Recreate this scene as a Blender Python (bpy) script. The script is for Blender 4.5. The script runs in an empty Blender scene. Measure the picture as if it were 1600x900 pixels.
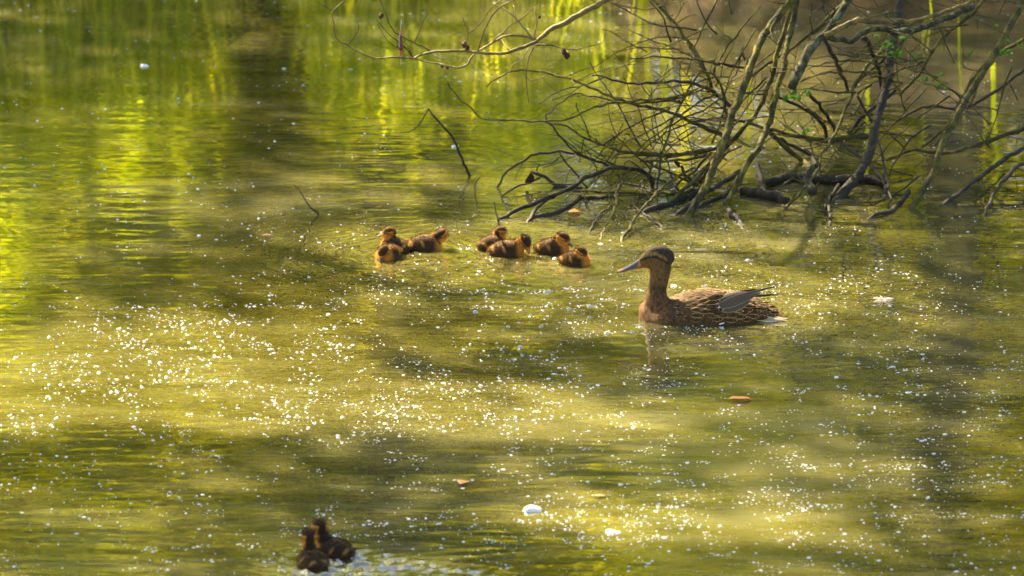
import bpy, bmesh, math, random
import numpy as np
from mathutils import Vector, Matrix, Quaternion
from mathutils.bvhtree import BVHTree

random.seed(7)
RNG = np.random.default_rng(11)
scene = bpy.context.scene
COL = scene.collection
R = math.radians

# ------------------------------------------------------------------ camera, sky, sun, exposure
CAM_H = 4.14
PITCH = R(14.6)
FPX = 8640.0                                   # focal length in pixels of a 1600 px wide frame
cam_d = bpy.data.cameras.new('camera')
cam_d.sensor_width = 36.0
cam_d.lens = 36.0 * FPX / 1600.0
cam_d.clip_start = 0.1
cam_d.clip_end = 2000.0
cam_d.dof.use_dof = True
cam_d.dof.focus_distance = 16.2
cam_d.dof.aperture_fstop = 5.6
cam = bpy.data.objects.new('camera', cam_d)
COL.objects.link(cam)
cam.location = (0, 0, CAM_H)
cam.rotation_euler = (math.pi / 2 - PITCH, 0, 0)
scene.camera = cam

SUN_EL, SUN_AZ = R(42), R(-32)                 # azimuth from +Y towards +X
SUN = Vector((math.sin(SUN_AZ) * math.cos(SUN_EL), math.cos(SUN_AZ) * math.cos(SUN_EL), math.sin(SUN_EL)))
world = bpy.data.worlds.new('World')
scene.world = world
world.use_nodes = True
wn = world.node_tree
sky = wn.nodes.new('ShaderNodeTexSky')
sky.sky_type = 'NISHITA'
sky.sun_disc = False
sky.sun_elevation = SUN_EL
sky.sun_rotation = SUN_AZ
sky.dust_density = 2.0
bg = wn.nodes['Background']
bg.inputs['Strength'].default_value = 0.05
wn.links.new(sky.outputs['Color'], bg.inputs['Color'])
sun_d = bpy.data.lights.new('sun', 'SUN')
sun_d.energy = 5.0
sun_d.angle = R(0.53)
sun_d.color = (1.0, 0.85, 0.56)
sun_o = bpy.data.objects.new('sun', sun_d)
COL.objects.link(sun_o)
sun_o.location = SUN * 30
sun_o.rotation_euler = SUN.to_track_quat('Z', 'Y').to_euler()
scene.view_settings.view_transform = 'Standard'
scene.view_settings.look = 'None'
scene.view_settings.gamma = 1.0
scene.view_settings.use_curve_mapping = False
scene.view_settings.exposure = 3.35
scene.cycles.max_bounces = 6
scene.cycles.transparent_max_bounces = 8

# ------------------------------------------------------------------ placing helpers (1600 x 900 frame)
CP, SP = math.cos(PITCH), math.sin(PITCH)
def ray(px, py):
    u, v = (px - 800) / FPX, (450 - py) / FPX
    return Vector((u, CP + v * SP, -SP + v * CP))
def water_at(px, py, z=0.0):
    d = ray(px, py); t = (CAM_H - z) / -d.z
    return Vector((d.x * t, d.y * t, z))
def at(px, py, Y):
    d = ray(px, py); t = Y / d.y
    return Vector((d.x * t, Y, CAM_H + d.z * t))
def to_px(x, y, z=0.0):
    x, y, z = np.asarray(x, float), np.asarray(y, float), np.asarray(z, float) - CAM_H
    depth = y * CP - z * SP
    return 800 + FPX * x / depth, 450 - FPX * (y * SP + z * CP) / depth

def tag(o, label=None, cat=None, group=None, kind=None):
    if label: o['label'] = label
    if cat: o['category'] = cat
    if group: o['group'] = group
    if kind: o['kind'] = kind
    return o
def empty(name, loc=(0, 0, 0), rz=0.0, parent=None):
    o = bpy.data.objects.new(name, None)
    COL.objects.link(o); o.location = loc; o.rotation_euler = (0, 0, rz); o.empty_display_size = 0.05
    if parent: o.parent = parent
    return o
def link(name, me, mat=None, parent=None, smooth=True):
    o = bpy.data.objects.new(name, me)
    COL.objects.link(o)
    if mat is not None and len(me.materials) == 0: me.materials.append(mat)
    if parent is not None: o.parent = parent
    if smooth and len(me.polygons):
        me.polygons.foreach_set('use_smooth', np.ones(len(me.polygons), bool))
    return o
def np_mesh(name, verts, faces):
    """verts (n,3), faces (m,k) -> mesh, fast"""
    verts = np.ascontiguousarray(verts, np.float32); faces = np.ascontiguousarray(faces, np.int32)
    me = bpy.data.meshes.new(name)
    k = faces.shape[1]
    me.vertices.add(len(verts)); me.vertices.foreach_set('co', verts.ravel())
    me.loops.add(faces.size); me.loops.foreach_set('vertex_index', faces.ravel())
    me.polygons.add(len(faces))
    me.polygons.foreach_set('loop_start', np.arange(0, faces.size, k, dtype=np.int32))
    me.polygons.foreach_set('loop_total', np.full(len(faces), k, np.int32))
    me.update(calc_edges=True); me.validate()
    return me
def set_col(me, cols):
    a = me.color_attributes.new('Col', 'FLOAT_COLOR', 'POINT')
    c = np.ones((len(me.vertices), 4), np.float32); c[:, :3] = cols
    a.data.foreach_set('color', c.ravel())

# ------------------------------------------------------------------ materials
def new_mat(name):
    m = bpy.data.materials.new(name); m.use_nodes = True
    nt = m.node_tree
    return m, nt, nt.nodes, nt.links, nt.nodes['Principled BSDF']
def N(nt, t, **kw):
    n = nt.nodes.new(t)
    for k, v in kw.items():
        if k in n.inputs: n.inputs[k].default_value = v
        else: setattr(n, k, v)
    return n
def ramp(nt, fac, stops):
    r = nt.nodes.new('ShaderNodeValToRGB')
    e = r.color_ramp.elements
    while len(e) < len(stops): e.new(0.5)
    for el, (p, c) in zip(e, stops):
        el.position = p; el.color = (*c, 1)
    nt.links.new(fac, r.inputs['Fac'])
    return r.outputs['Color']
def math_n(nt, op, a, b=None, c=None, clamp=False):
    n = nt.nodes.new('ShaderNodeMath'); n.operation = op; n.use_clamp = clamp
    for i, v in enumerate((a, b, c)):
        if v is None: continue
        if hasattr(v, 'is_linked'): nt.links.new(v, n.inputs[i])
        else: n.inputs[i].default_value = v
    return n.outputs[0]

def mat_noise(name, stops, scale=8.0, rough=0.8, bump=0.0, bscale=40.0, detail=6, coords='Object', stretch=None, spec=0.3):
    m, nt, ns, ln, b = new_mat(name)
    tc = N(nt, 'ShaderNodeTexCoord')
    src = tc.outputs[coords]
    if stretch:
        mp = N(nt, 'ShaderNodeMapping'); mp.inputs['Scale'].default_value = stretch
        ln.new(src, mp.inputs['Vector']); src = mp.outputs['Vector']
    n = N(nt, 'ShaderNodeTexNoise', Scale=scale, Detail=detail, Roughness=0.6)
    ln.new(src, n.inputs['Vector'])
    ln.new(ramp(nt, n.outputs['Fac'], stops), b.inputs['Base Color'])
    b.inputs['Roughness'].default_value = rough
    b.inputs['Specular IOR Level'].default_value = spec
    if bump:
        n2 = N(nt, 'ShaderNodeTexNoise', Scale=bscale, Detail=5)
        ln.new(src, n2.inputs['Vector'])
        bp = N(nt, 'ShaderNodeBump', Strength=bump, Distance=0.01)
        ln.new(n2.outputs['Fac'], bp.inputs['Height']); ln.new(bp.outputs['Normal'], b.inputs['Normal'])
    return m

def mat_leaf(name, c0, c1, c2, trans=0.5):
    m, nt, ns, ln, b = new_mat(name)
    ns.remove(b)
    g = N(nt, 'ShaderNodeNewGeometry')
    c = ramp(nt, g.outputs['Random Per Island'], [(0.0, c0), (0.55, c1), (1.0, c2)])
    d = N(nt, 'ShaderNodeBsdfDiffuse'); t = N(nt, 'ShaderNodeBsdfTranslucent')
    mx = N(nt, 'ShaderNodeMixShader'); mx.inputs[0].default_value = trans
    hs = N(nt, 'ShaderNodeHueSaturation'); hs.inputs['Value'].default_value = 2.7; hs.inputs['Saturation'].default_value = 1.1
    ln.new(c, d.inputs['Color']); ln.new(c, hs.inputs['Color']); ln.new(hs.outputs['Color'], t.inputs['Color'])
    ln.new(d.outputs[0], mx.inputs[1]); ln.new(t.outputs[0], mx.inputs[2])
    ln.new(mx.outputs[0], ns['Material Output'].inputs['Surface'])
    return m

def mat_col(name, rough=0.75, noise=0.35, nscale=220.0, stretch=(1, 1, 1), sheen=0.0, bump=0.25):
    """plumage: the mesh's own colour attribute broken up by fine grain"""
    m, nt, ns, ln, b = new_mat(name)
    a = N(nt, 'ShaderNodeVertexColor', layer_name='Col')
    tc = N(nt, 'ShaderNodeTexCoord')
    mp = N(nt, 'ShaderNodeMapping'); mp.inputs['Scale'].default_value = stretch
    ln.new(tc.outputs['Object'], mp.inputs['Vector'])
    n = N(nt, 'ShaderNodeTexNoise', Scale=nscale, Detail=3)
    ln.new(mp.outputs['Vector'], n.inputs['Vector'])
    mr = N(nt, 'ShaderNodeMapRange'); mr.inputs['From Min'].default_value = 0.3; mr.inputs['From Max'].default_value = 0.7
    mr.inputs['To Min'].default_value = 1 - noise; mr.inputs['To Max'].default_value = 1 + noise
    ln.new(n.outputs['Fac'], mr.inputs['Value'])
    mu = N(nt, 'ShaderNodeVectorMath', operation='MULTIPLY')
    ln.new(a.outputs['Color'], mu.inputs[0]); ln.new(mr.outputs[0], mu.inputs[1])
    ln.new(mu.outputs[0], b.inputs['Base Color'])
    b.inputs['Roughness'].default_value = rough
    b.inputs['Specular IOR Level'].default_value = 0.25
    if sheen:
        b.inputs['Sheen Weight'].default_value = sheen
        b.inputs['Sheen Tint'].default_value = (1.0, 0.6, 0.25, 1)
    bp = N(nt, 'ShaderNodeBump', Strength=bump, Distance=0.002)
    ln.new(n.outputs['Fac'], bp.inputs['Height']); ln.new(bp.outputs['Normal'], b.inputs['Normal'])
    return m

def mat_plain(name, col, rough=0.5, spec=0.5):
    m, nt, ns, ln, b = new_mat(name)
    tc = N(nt, 'ShaderNodeTexCoord'); n = N(nt, 'ShaderNodeTexNoise', Scale=160.0, Detail=3)
    ln.new(tc.outputs['Object'], n.inputs['Vector'])
    ln.new(ramp(nt, n.outputs['Fac'], [(0.3, tuple(c * 0.75 for c in col)), (0.7, tuple(min(1, c * 1.2) for c in col))]), b.inputs['Base Color'])
    b.inputs['Roughness'].default_value = rough; b.inputs['Specular IOR Level'].default_value = spec
    return m

def mat_water():
    m, nt, ns, ln, b = new_mat('pond_water')
    tc = N(nt, 'ShaderNodeTexCoord'); P = tc.outputs['Object']
    # murky body colour: silt and pollen drifting in patches
    n1 = N(nt, 'ShaderNodeTexNoise', Scale=0.55, Detail=5, Roughness=0.6); ln.new(P, n1.inputs['Vector'])
    mp = N(nt, 'ShaderNodeMapping'); mp.inputs['Scale'].default_value = (0.7, 2.2, 1)
    ln.new(P, mp.inputs['Vector'])
    n2 = N(nt, 'ShaderNodeTexNoise', Scale=3.0, Detail=7, Roughness=0.68); ln.new(mp.outputs[0], n2.inputs['Vector'])
    f = math_n(nt, 'MULTIPLY_ADD', n1.outputs['Fac'], 0.5, math_n(nt, 'MULTIPLY', n2.outputs['Fac'], 0.5))
    c = ramp(nt, f, [(0.36, WATER_DARK), (0.50, WATER_MID), (0.64, WATER_PALE)])
    ln.new(c, b.inputs['Base Color'])
    b.inputs['Roughness'].default_value = 0.015
    b.inputs['IOR'].default_value = 1.5
    b.inputs['Coat Weight'].default_value = 1.0            # extra reflecting layer, added to strengthen the reflections
    b.inputs['Coat IOR'].default_value = 1.65
    b.inputs['Coat Roughness'].default_value = 0.015
    b.inputs['Subsurface Weight'].default_value = 1.0
    b.inputs['Subsurface Radius'].default_value = (1.0, 0.95, 0.5)
    b.inputs['Subsurface Scale'].default_value = 0.24
    # ripples: calmer towards the far bank
    w1 = N(nt, 'ShaderNodeTexNoise', Scale=2.2, Detail=2, Roughness=0.5); ln.new(P, w1.inputs['Vector'])
    mp2 = N(nt, 'ShaderNodeMapping'); mp2.inputs['Scale'].default_value = (0.5, 1.4, 1); mp2.inputs['Rotation'].default_value = (0, 0, R(8))
    ln.new(P, mp2.inputs['Vector'])
    w2 = N(nt, 'ShaderNodeTexNoise', Scale=11.0, Detail=1.5, Roughness=0.45); ln.new(mp2.outputs[0], w2.inputs['Vector'])
    w3 = N(nt, 'ShaderNodeTexNoise', Scale=38.0, Detail=2, Roughness=0.5); ln.new(mp2.outputs[0], w3.inputs['Vector'])
    sx = N(nt, 'ShaderNodeSeparateXYZ'); ln.new(P, sx.inputs[0])
    calm = N(nt, 'ShaderNodeMapRange', interpolation_type='SMOOTHSTEP')
    calm.inputs['From Min'].default_value = 17.6; calm.inputs['From Max'].default_value = 18.8
    calm.inputs['To Min'].default_value = 1.0; calm.inputs['To Max'].default_value = 0.30
    wob = math_n(nt, 'MULTIPLY_ADD', n1.outputs['Fac'], 1.6, math_n(nt, 'ADD', sx.outputs['Y'], -0.8))
    ln.new(wob, calm.inputs['Value'])
    h = math_n(nt, 'MULTIPLY', w1.outputs['Fac'], 0.0030)
    h = math_n(nt, 'MULTIPLY_ADD', w2.outputs['Fac'], 0.0019, h)
    h = math_n(nt, 'MULTIPLY_ADD', w3.outputs['Fac'], 0.00022, h)
    brz = N(nt, 'ShaderNodeMapRange', interpolation_type='SMOOTHSTEP')
    brz.inputs['From Min'].default_value = 13.0; brz.inputs['From Max'].default_value = 16.5
    brz.inputs['To Min'].default_value = 1.6; brz.inputs['To Max'].default_value = 1.15
    ln.new(wob, brz.inputs['Value'])
    h = math_n(nt, 'MULTIPLY', math_n(nt, 'MULTIPLY', h, calm.outputs[0]), brz.outputs[0])
    bp = N(nt, 'ShaderNodeBump', Strength=1.0, Distance=1.0)
    ln.new(h, bp.inputs['Height']); ln.new(bp.outputs['Normal'], b.inputs['Normal']); ln.new(bp.outputs['Normal'], b.inputs['Coat Normal'])
    return m

WATER_DARK, WATER_MID, WATER_PALE = (0.046, 0.041, 0.006), (0.084, 0.076, 0.020), (0.138, 0.127, 0.056)
M = {}
M['water'] = mat_water()
M['ground'] = mat_noise('bank_soil_and_grass', [(0.35, (0.05, 0.045, 0.01)), (0.5, (0.09, 0.10, 0.012)), (0.65, (0.14, 0.15, 0.02))], 1.4, 0.95, 0.6, 20)
M['soil'] = mat_noise('leaf_litter_soil', [(0.35, (0.05, 0.028, 0.008)), (0.5, (0.13, 0.07, 0.018)), (0.66, (0.24, 0.13, 0.03))], 5, 0.95, 0.8, 30)
M['bark_moss'] = mat_noise('mossy_alder_bark', [(0.32, (0.016, 0.012, 0.003)), (0.5, (0.056, 0.046, 0.005)), (0.68, (0.14, 0.115, 0.012))], 26, 0.85, 0.8, 90)
M['bark_dark'] = mat_noise('wet_dark_bark', [(0.35, (0.012, 0.008, 0.003)), (0.52, (0.028, 0.019, 0.007)), (0.7, (0.062, 0.042, 0.015))], 30, 0.7, 0.8, 90)
M['bark_gold'] = mat_noise('golden_alder_bark', [(0.32, (0.04, 0.026, 0.006)), (0.5, (0.11, 0.076, 0.013)), (0.7, (0.22, 0.155, 0.035))], 24, 0.7, 0.6, 90)
M['bark_lichen'] = mat_noise('lichen_bark', [(0.38, (0.018, 0.015, 0.007)), (0.54, (0.05, 0.046, 0.014)), (0.68, (0.14, 0.14, 0.07))], 34, 0.9, 0.9, 80)
M['bark_tree'] = mat_noise('tree_bark', [(0.35, (0.03, 0.024, 0.014)), (0.65, (0.11, 0.09, 0.05))], 6, 0.9, 0.8, 30, stretch=(1, 1, 0.2))
M['bark_pale'] = mat_noise('pale_bark', [(0.35, (0.10, 0.085, 0.04)), (0.6, (0.40, 0.36, 0.22))], 5, 0.85, 0.4, 30, stretch=(1, 1, 2.5))
M['leaf'] = mat_leaf('sunlit_leaves', (0.12, 0.14, 0.008), (0.22, 0.215, 0.010), (0.36, 0.31, 0.014), 0.65)
M['leaf_dark'] = mat_leaf('dense_leaves', (0.06, 0.09, 0.008), (0.12, 0.15, 0.010), (0.19, 0.20, 0.012), 0.55)
M['leaf_shade'] = mat_leaf('shade_toned_leaves', (0.026, 0.036, 0.004), (0.045, 0.056, 0.005), (0.08, 0.085, 0.006), 0.4)  # back row coloured dark to stand for woodland in shade
M['reed'] = mat_leaf('reed_blades', (0.18, 0.22, 0.008), (0.30, 0.32, 0.010), (0.50, 0.45, 0.02), 0.6)
M['leaf_small'] = mat_leaf('fresh_alder_leaves', (0.05, 0.12, 0.02), (0.08, 0.17, 0.03), (0.16, 0.24, 0.03), 0.4)
M['fluff'] = mat_plain('white_fluff', (0.58, 0.56, 0.49), 0.25, 0.6)
M['cone'] = mat_plain('dark_cone', (0.05, 0.022, 0.01), 0.8, 0.2)
M['leaf_orange'] = mat_plain('dead_leaf_orange', (0.50, 0.17, 0.035), 0.6, 0.4)
M['leaf_tan'] = mat_plain('dead_leaf_tan', (0.24, 0.11, 0.03), 0.65, 0.4)
M['leaf_brown'] = mat_plain('dead_leaf_brown', (0.15, 0.06, 0.02), 0.7, 0.3)
M['float_red'] = mat_plain('float_red', (0.42, 0.05, 0.012), 0.35)
M['float_dark'] = mat_plain('float_dark', (0.07, 0.015, 0.01), 0.35)
M['line'] = mat_plain('fishing_line', (0.5, 0.5, 0.42), 0.3)
M['down_feather'] = mat_plain('pink_down', (0.75, 0.56, 0.40), 0.8, 0.2)
M['eye'] = mat_plain('eye', (0.012, 0.009, 0.007), 0.08, 0.6)
M['plumage'] = mat_col('hen_plumage', 0.85, 0.5, 170, (1, 1, 0.55), 0.0)
M['down'] = mat_col('duckling_down', 0.9, 0.3, 300, (1, 1, 1), 0.4, 0.4)
M['bill_col'] = mat_col('bill_skin', 0.8, 0.12, 120, bump=0.05)

def mat_fuzz():
    m, nt, ns, ln, b = new_mat('downy_fuzz'); ns.remove(b)
    a = N(nt, 'ShaderNodeVertexColor', layer_name='Col')
    d = N(nt, 'ShaderNodeBsdfDiffuse'); t = N(nt, 'ShaderNodeBsdfTranslucent')
    mx = N(nt, 'ShaderNodeMixShader'); mx.inputs[0].default_value = 0.5
    hs = N(nt, 'ShaderNodeHueSaturation'); hs.inputs['Value'].default_value = 1.5
    ln.new(a.outputs['Color'], d.inputs['Color']); ln.new(a.outputs['Color'], hs.inputs['Color']); ln.new(hs.outputs['Color'], t.inputs['Color'])
    ln.new(d.outputs[0], mx.inputs[1]); ln.new(t.outputs[0], mx.inputs[2])
    ln.new(mx.outputs[0], ns['Material Output'].inputs['Surface'])
    return m
M['fuzz'] = mat_fuzz()

def mat_bubble():
    m, nt, ns, ln, b = new_mat('bubble_film'); ns.remove(b)
    lw = N(nt, 'ShaderNodeLayerWeight', Blend=0.35)
    t = N(nt, 'ShaderNodeBsdfTransparent'); t.inputs['Color'].default_value = (0.8, 0.85, 0.85, 1)
    g = N(nt, 'ShaderNodeBsdfGlossy', Roughness=0.08); g.inputs['Color'].default_value = (0.9, 0.95, 1, 1)
    mx = N(nt, 'ShaderNodeMixShader')
    f = math_n(nt, 'MULTIPLY_ADD', lw.outputs['Facing'], 0.6, 0.14, clamp=True)
    ln.new(f, mx.inputs[0]); ln.new(t.outputs[0], mx.inputs[1]); ln.new(g.outputs[0], mx.inputs[2])
    ln.new(mx.outputs[0], ns['Material Output'].inputs['Surface'])
    return m
M['bubble'] = mat_bubble()

def mat_feather(name, dark, buff, inner=True):
    m, nt, ns, ln, b = new_mat(name)
    uv = N(nt, 'ShaderNodeUVMap', uv_map='UVMap')
    s = N(nt, 'ShaderNodeSeparateXYZ'); ln.new(uv.outputs[0], s.inputs[0])
    v = math_n(nt, 'ABSOLUTE', math_n(nt, 'MULTIPLY_ADD', s.outputs['Y'], 2.0, -1.0))
    e = math_n(nt, 'MAXIMUM', v, math_n(nt, 'POWER', s.outputs['X'], 3.0))
    oi = N(nt, 'ShaderNodeObjectInfo')
    e = math_n(nt, 'ADD', e, math_n(nt, 'MULTIPLY_ADD', oi.outputs['Random'], 0.16, -0.08))
    mid = tuple(a * 0.55 + c * 0.45 for a, c in zip(dark, buff))
    stops = [(0.0, mid), (0.07, dark), (0.28, dark), (0.38, mid), (0.46, dark), (0.70, dark), (0.84, buff), (1.0, buff)] if inner else \
            [(0.0, dark), (0.80, tuple(c * 1.15 for c in dark)), (0.9, buff), (1.0, buff)]
    ln.new(ramp(nt, e, stops), b.inputs['Base Color'])
    b.inputs['Roughness'].default_value = 0.75; b.inputs['Specular IOR Level'].default_value = 0.12
    return m
M['feather'] = mat_feather('buff_edged_feather', (0.020, 0.010, 0.004), (0.33, 0.19, 0.062))
M['feather_flank'] = mat_feather('flank_feather', (0.026, 0.012, 0.005), (0.36, 0.21, 0.070))
M['feather_grey'] = mat_feather('grey_tertial', (0.080, 0.056, 0.034), (0.26, 0.18, 0.10), False)
M['feather_dark'] = mat_feather('dark_primary', (0.03, 0.024, 0.018), (0.10, 0.08, 0.05), False)
M['feather_pale'] = mat_feather('cream_tail_feather', (0.30, 0.21, 0.12), (0.72, 0.60, 0.40), False)
M['feather_white'] = mat_feather('white_bar_feather', (0.62, 0.64, 0.66), (0.75, 0.74, 0.70), False)
M['feather_blue'] = mat_feather('blue_speculum_feather', (0.02, 0.03, 0.08), (0.4, 0.4, 0.38), False)

# ------------------------------------------------------------------ generic geometry
def tube_arrays(pts, rads, sides=7, wob=0.0, rng=None):
    pts = [Vector(p) for p in pts]; n = len(pts)
    V, F = [], []
    up = Vector((0.13, 0.2, 1)).normalized()
    prev = None
    for i, p in enumerate(pts):
        t = (pts[min(i + 1, n - 1)] - pts[max(i - 1, 0)])
        t = t.normalized() if t.length > 1e-9 else Vector((0, 0, 1))
        a = prev if prev else (up.cross(t) if abs(up.dot(t)) < 0.95 else Vector((1, 0, 0)).cross(t))
        a = (a - t * a.dot(t)).normalized(); prev = a
        c = t.cross(a)
        for k in range(sides):
            th = 2 * math.pi * k / sides
            r = rads[i] * (1 + (rng.uniform(-wob, wob) if rng else 0))
            V.append(p + a * (math.cos(th) * r) + c * (math.sin(th) * r))
    for i in range(n - 1):
        for k in range(sides):
            k2 = (k + 1) % sides
            F.append((i * sides + k, i * sides + k2, (i + 1) * sides + k2, (i + 1) * sides + k))
    F.append(tuple(range(sides - 1, -1, -1))); F.append(tuple((n - 1) * sides + k for k in range(sides)))
    return V, F
def smooth_path(P, step):
    """Catmull-Rom through list of tuples"""
    P = np.array(P, float)
    if len(P) == 2: P = np.array([P[0], (P[0] + P[1]) / 2, P[1]])
    Q = np.vstack([2 * P[0] - P[1], P, 2 * P[-1] - P[-2]])
    out = []
    for i in range(1, len(Q) - 2):
        p0, p1, p2, p3 = Q[i - 1], Q[i], Q[i + 1], Q[i + 2]
        n = max(2, int(np.linalg.norm(p2[:3] - p1[:3]) / step))
        for t in np.arange(n) / n:
            out.append(0.5 * ((2 * p1) + (-p0 + p2) * t + (2 * p0 - 5 * p1 + 4 * p2 - p3) * t ** 2 + (-p0 + 3 * p1 - 3 * p2 + p3) * t ** 3))
    out.append(Q[-2])
    return np.array(out)
def tube_obj(name, path4, mat, parent=None, sides=7, step=0.02, wob=0.10, jit=0.0, seed=0):
    """path4: list of (x,y,z,r)"""
    rg = random.Random(seed)
    S = smooth_path(path4, step)
    if jit:
        for i in range(1, len(S) - 1):
            S[i, :3] += np.array([rg.gauss(0, jit) for _ in range(3)])
    V, F = tube_arrays([s[:3] for s in S], [max(0.0004, s[3]) for s in S], sides, wob, rg)
    me = bpy.data.meshes.new(name); me.from_pydata([tuple(v) for v in V], [], F)
    return link(name, me, mat, parent), S

def leaf_cloud(pos, size, rng, aspect=0.6, up_bias=0.3):
    """pos (n,3) -> one bent rhombus leaf each"""
    n = len(pos)
    d = rng.normal(size=(n, 3)); d[:, 2] -= up_bias; d /= np.linalg.norm(d, axis=1)[:, None]
    w = rng.normal(size=(n, 3)); w -= d * (w * d).sum(1)[:, None]; w /= np.linalg.norm(w, axis=1)[:, None]
    nn = np.cross(d, w)
    L = (size * rng.uniform(0.6, 1.35, n))[:, None]
    a = pos; b = pos + d * L * 0.45 + w * L * aspect * 0.5 + nn * L * 0.08
    c = pos + d * L; e = pos + d * L * 0.45 - w * L * aspect * 0.5 + nn * L * 0.08
    V = np.stack([a, b, c, e], 1).reshape(-1, 3)
    i = np.arange(n)[:, None] * 4
    F = np.concatenate([np.hstack([i, i + 1, i + 2]), np.hstack([i, i + 2, i + 3])], 0)
    return V, F

# ------------------------------------------------------------------ duck wakes (used by the water sheet)
DUCKLINGS = [  # body px, heading deg (0 = right, 90 = away), head offset fwd/side/z, head yaw, head pitch, scale, label, bill colour
    dict(px=(607, 402), yaw=-118, head=(0.036, 0.004, 0.026), hyaw=-122, hp=-42, s=1.0, label='duckling at left of the group facing the camera with its bill lowered to the water'),
    dict(px=(616, 391), yaw=150, head=(0.020, 0.0, 0.052), hyaw=172, hp=-6, s=1.0, label='duckling tucked behind another at far left, head up and looking left'),
    dict(px=(665, 388), yaw=4, head=(0.046, 0.004, 0.036), hyaw=205, hp=-34, s=1.08, label='duckling swimming alone with its head turned back to preen its breast'),
    dict(px=(771, 387), yaw=32, head=(0.026, 0.0, 0.046), hyaw=48, hp=-4, s=1.0, label='duckling under the thin upright twig, head raised and turned away'),
    dict(px=(794, 397), yaw=-2, head=(0.046, -0.004, 0.036), hyaw=-38, hp=-50, s=1.1, label='duckling dipping its reddish bill into the water, second from the thin upright twig', red=True),
    dict(px=(865, 394), yaw=-6, head=(0.026, -0.002, 0.040), hyaw=-10, hp=-24, s=1.08, label='duckling facing right with pale wing spot, next to the rightmost duckling'),
    dict(px=(900, 412), yaw=-12, head=(0.016, -0.002, 0.036), hyaw=-12, hp=-30, s=0.97, label='rightmost duckling, nearest to the bill of the brown hen'),
    dict(px=(521, 867), yaw=155, head=(0.036, 0.004, 0.068), hyaw=118, hp=4, s=1.05, label='farther of the two foreground ducklings swimming away in the ruffled wake', tall=True),
    dict(px=(489, 883), yaw=112, head=(0.018, 0.004, 0.069), hyaw=104, hp=4, s=1.02, label='nearest duckling at the bottom edge, back turned in the ruffled wake', tall=True),
]
HEN_PX = (1110, 495)
HEN = water_at(*HEN_PX)

def water_height(x, y):
    h = np.zeros_like(x)
    srcs = [(water_at(*d['px']), 0.05, 0.0011, 0.055) for d in DUCKLINGS[:7]] + [(HEN + Vector((-0.05, 0, 0)), 0.12, 0.0011, 0.075)]
    for p, r0, amp, lam in srcs:
        r = np.hypot((x - p.x) * (0.75 if r0 > 0.1 else 1), (y - p.y))
        h += amp * np.exp(-np.maximum(r - r0, 0) / 0.22) * np.sin(2 * np.pi * r / lam) * np.clip(r / r0, 0, 1)
    # churned wake behind the two near ducklings
    px, py = to_px(x, y)
    a = np.exp(-(((px - 505) / 95) ** 2 + ((py - 893) / 34) ** 2) ** 1.5)
    line = 868 + (px - 560) * 0.15
    b = np.exp(-((py - line) / 9) ** 2) * (1 / (1 + np.exp(-(px - 530) / 15))) * (1 / (1 + np.exp((px - 770) / 20)))
    c = np.exp(-(((px - 600) / 90) ** 2 + ((py - 905) / 22) ** 2) ** 1.5)
    mask = np.clip(a + 0.9 * b + 0.8 * c, 0, 1)
    rg = np.random.default_rng(5); ch = np.zeros_like(x)
    for i in range(40):
        th = rg.normal(np.pi / 2, 0.8); lam = rg.uniform(0.024, 0.055)
        ch += lam * np.sin((x * np.cos(th) + y * np.sin(th)) * 2 * np.pi / lam + rg.uniform(0, 6.28))
    h += mask * ch * 0.0165
    return h

# ------------------------------------------------------------------ setting: water, ground
def graded(lo, hi, dlo, dhi, step):
    mid = np.arange(lo, hi + 1e-6, step)
    left, right = [], []
    v, s = lo, step
    while v > dlo: s *= 1.35; v -= s; left.append(v)
    v, s = hi, step
    while v < dhi: s *= 1.35; v += s; right.append(v)
    return np.concatenate([left[::-1], mid, right])
def grid_mesh(name, xs, ys, fz):
    X, Y = np.meshgrid(xs, ys)
    Z = fz(X, Y)
    V = np.stack([X, Y, Z], -1).reshape(-1, 3)
    nx, ny = len(xs), len(ys)
    i = np.arange(nx - 1)[None, :] + np.arange(ny - 1)[:, None] * nx
    F = np.stack([i, i + 1, i + 1 + nx, i + nx], -1).reshape(-1, 4)
    return np_mesh(name, V, F)
def shore(x):
    """y of the far shoreline"""
    return 23.2 - 3.15 / (1 + np.exp(-(x - 0.35) * 7)) + 0.12 * np.sin(x * 3.1) + 0.05 * np.sin(x * 8.3 + 1)
def ground_z(x, y):
    d = y - shore(x)
    far = np.clip(d, -1.2, None)
    hi = np.where(x > 0.2, 0.55, 0.28)
    z = np.where(far < 0, far * 0.9, hi * (1 - np.exp(-far / (0.35))) + 0.03 * far.clip(0, 12))
    side = np.maximum(np.abs(x + 2) - 16, 0)
    z = np.maximum(z, np.minimum(-0.9 + side * 0.6, 0.5))
    near = np.maximum(4.5 - y, 0)
    z = np.maximum(z, np.minimum(-0.9 + near * 0.55, 1.6))
    z += 0.05 * np.sin(x * 2.3 + y * 1.7) * np.sin(y * 2.9 - x) * (z > 0.05)
    return z

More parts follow.
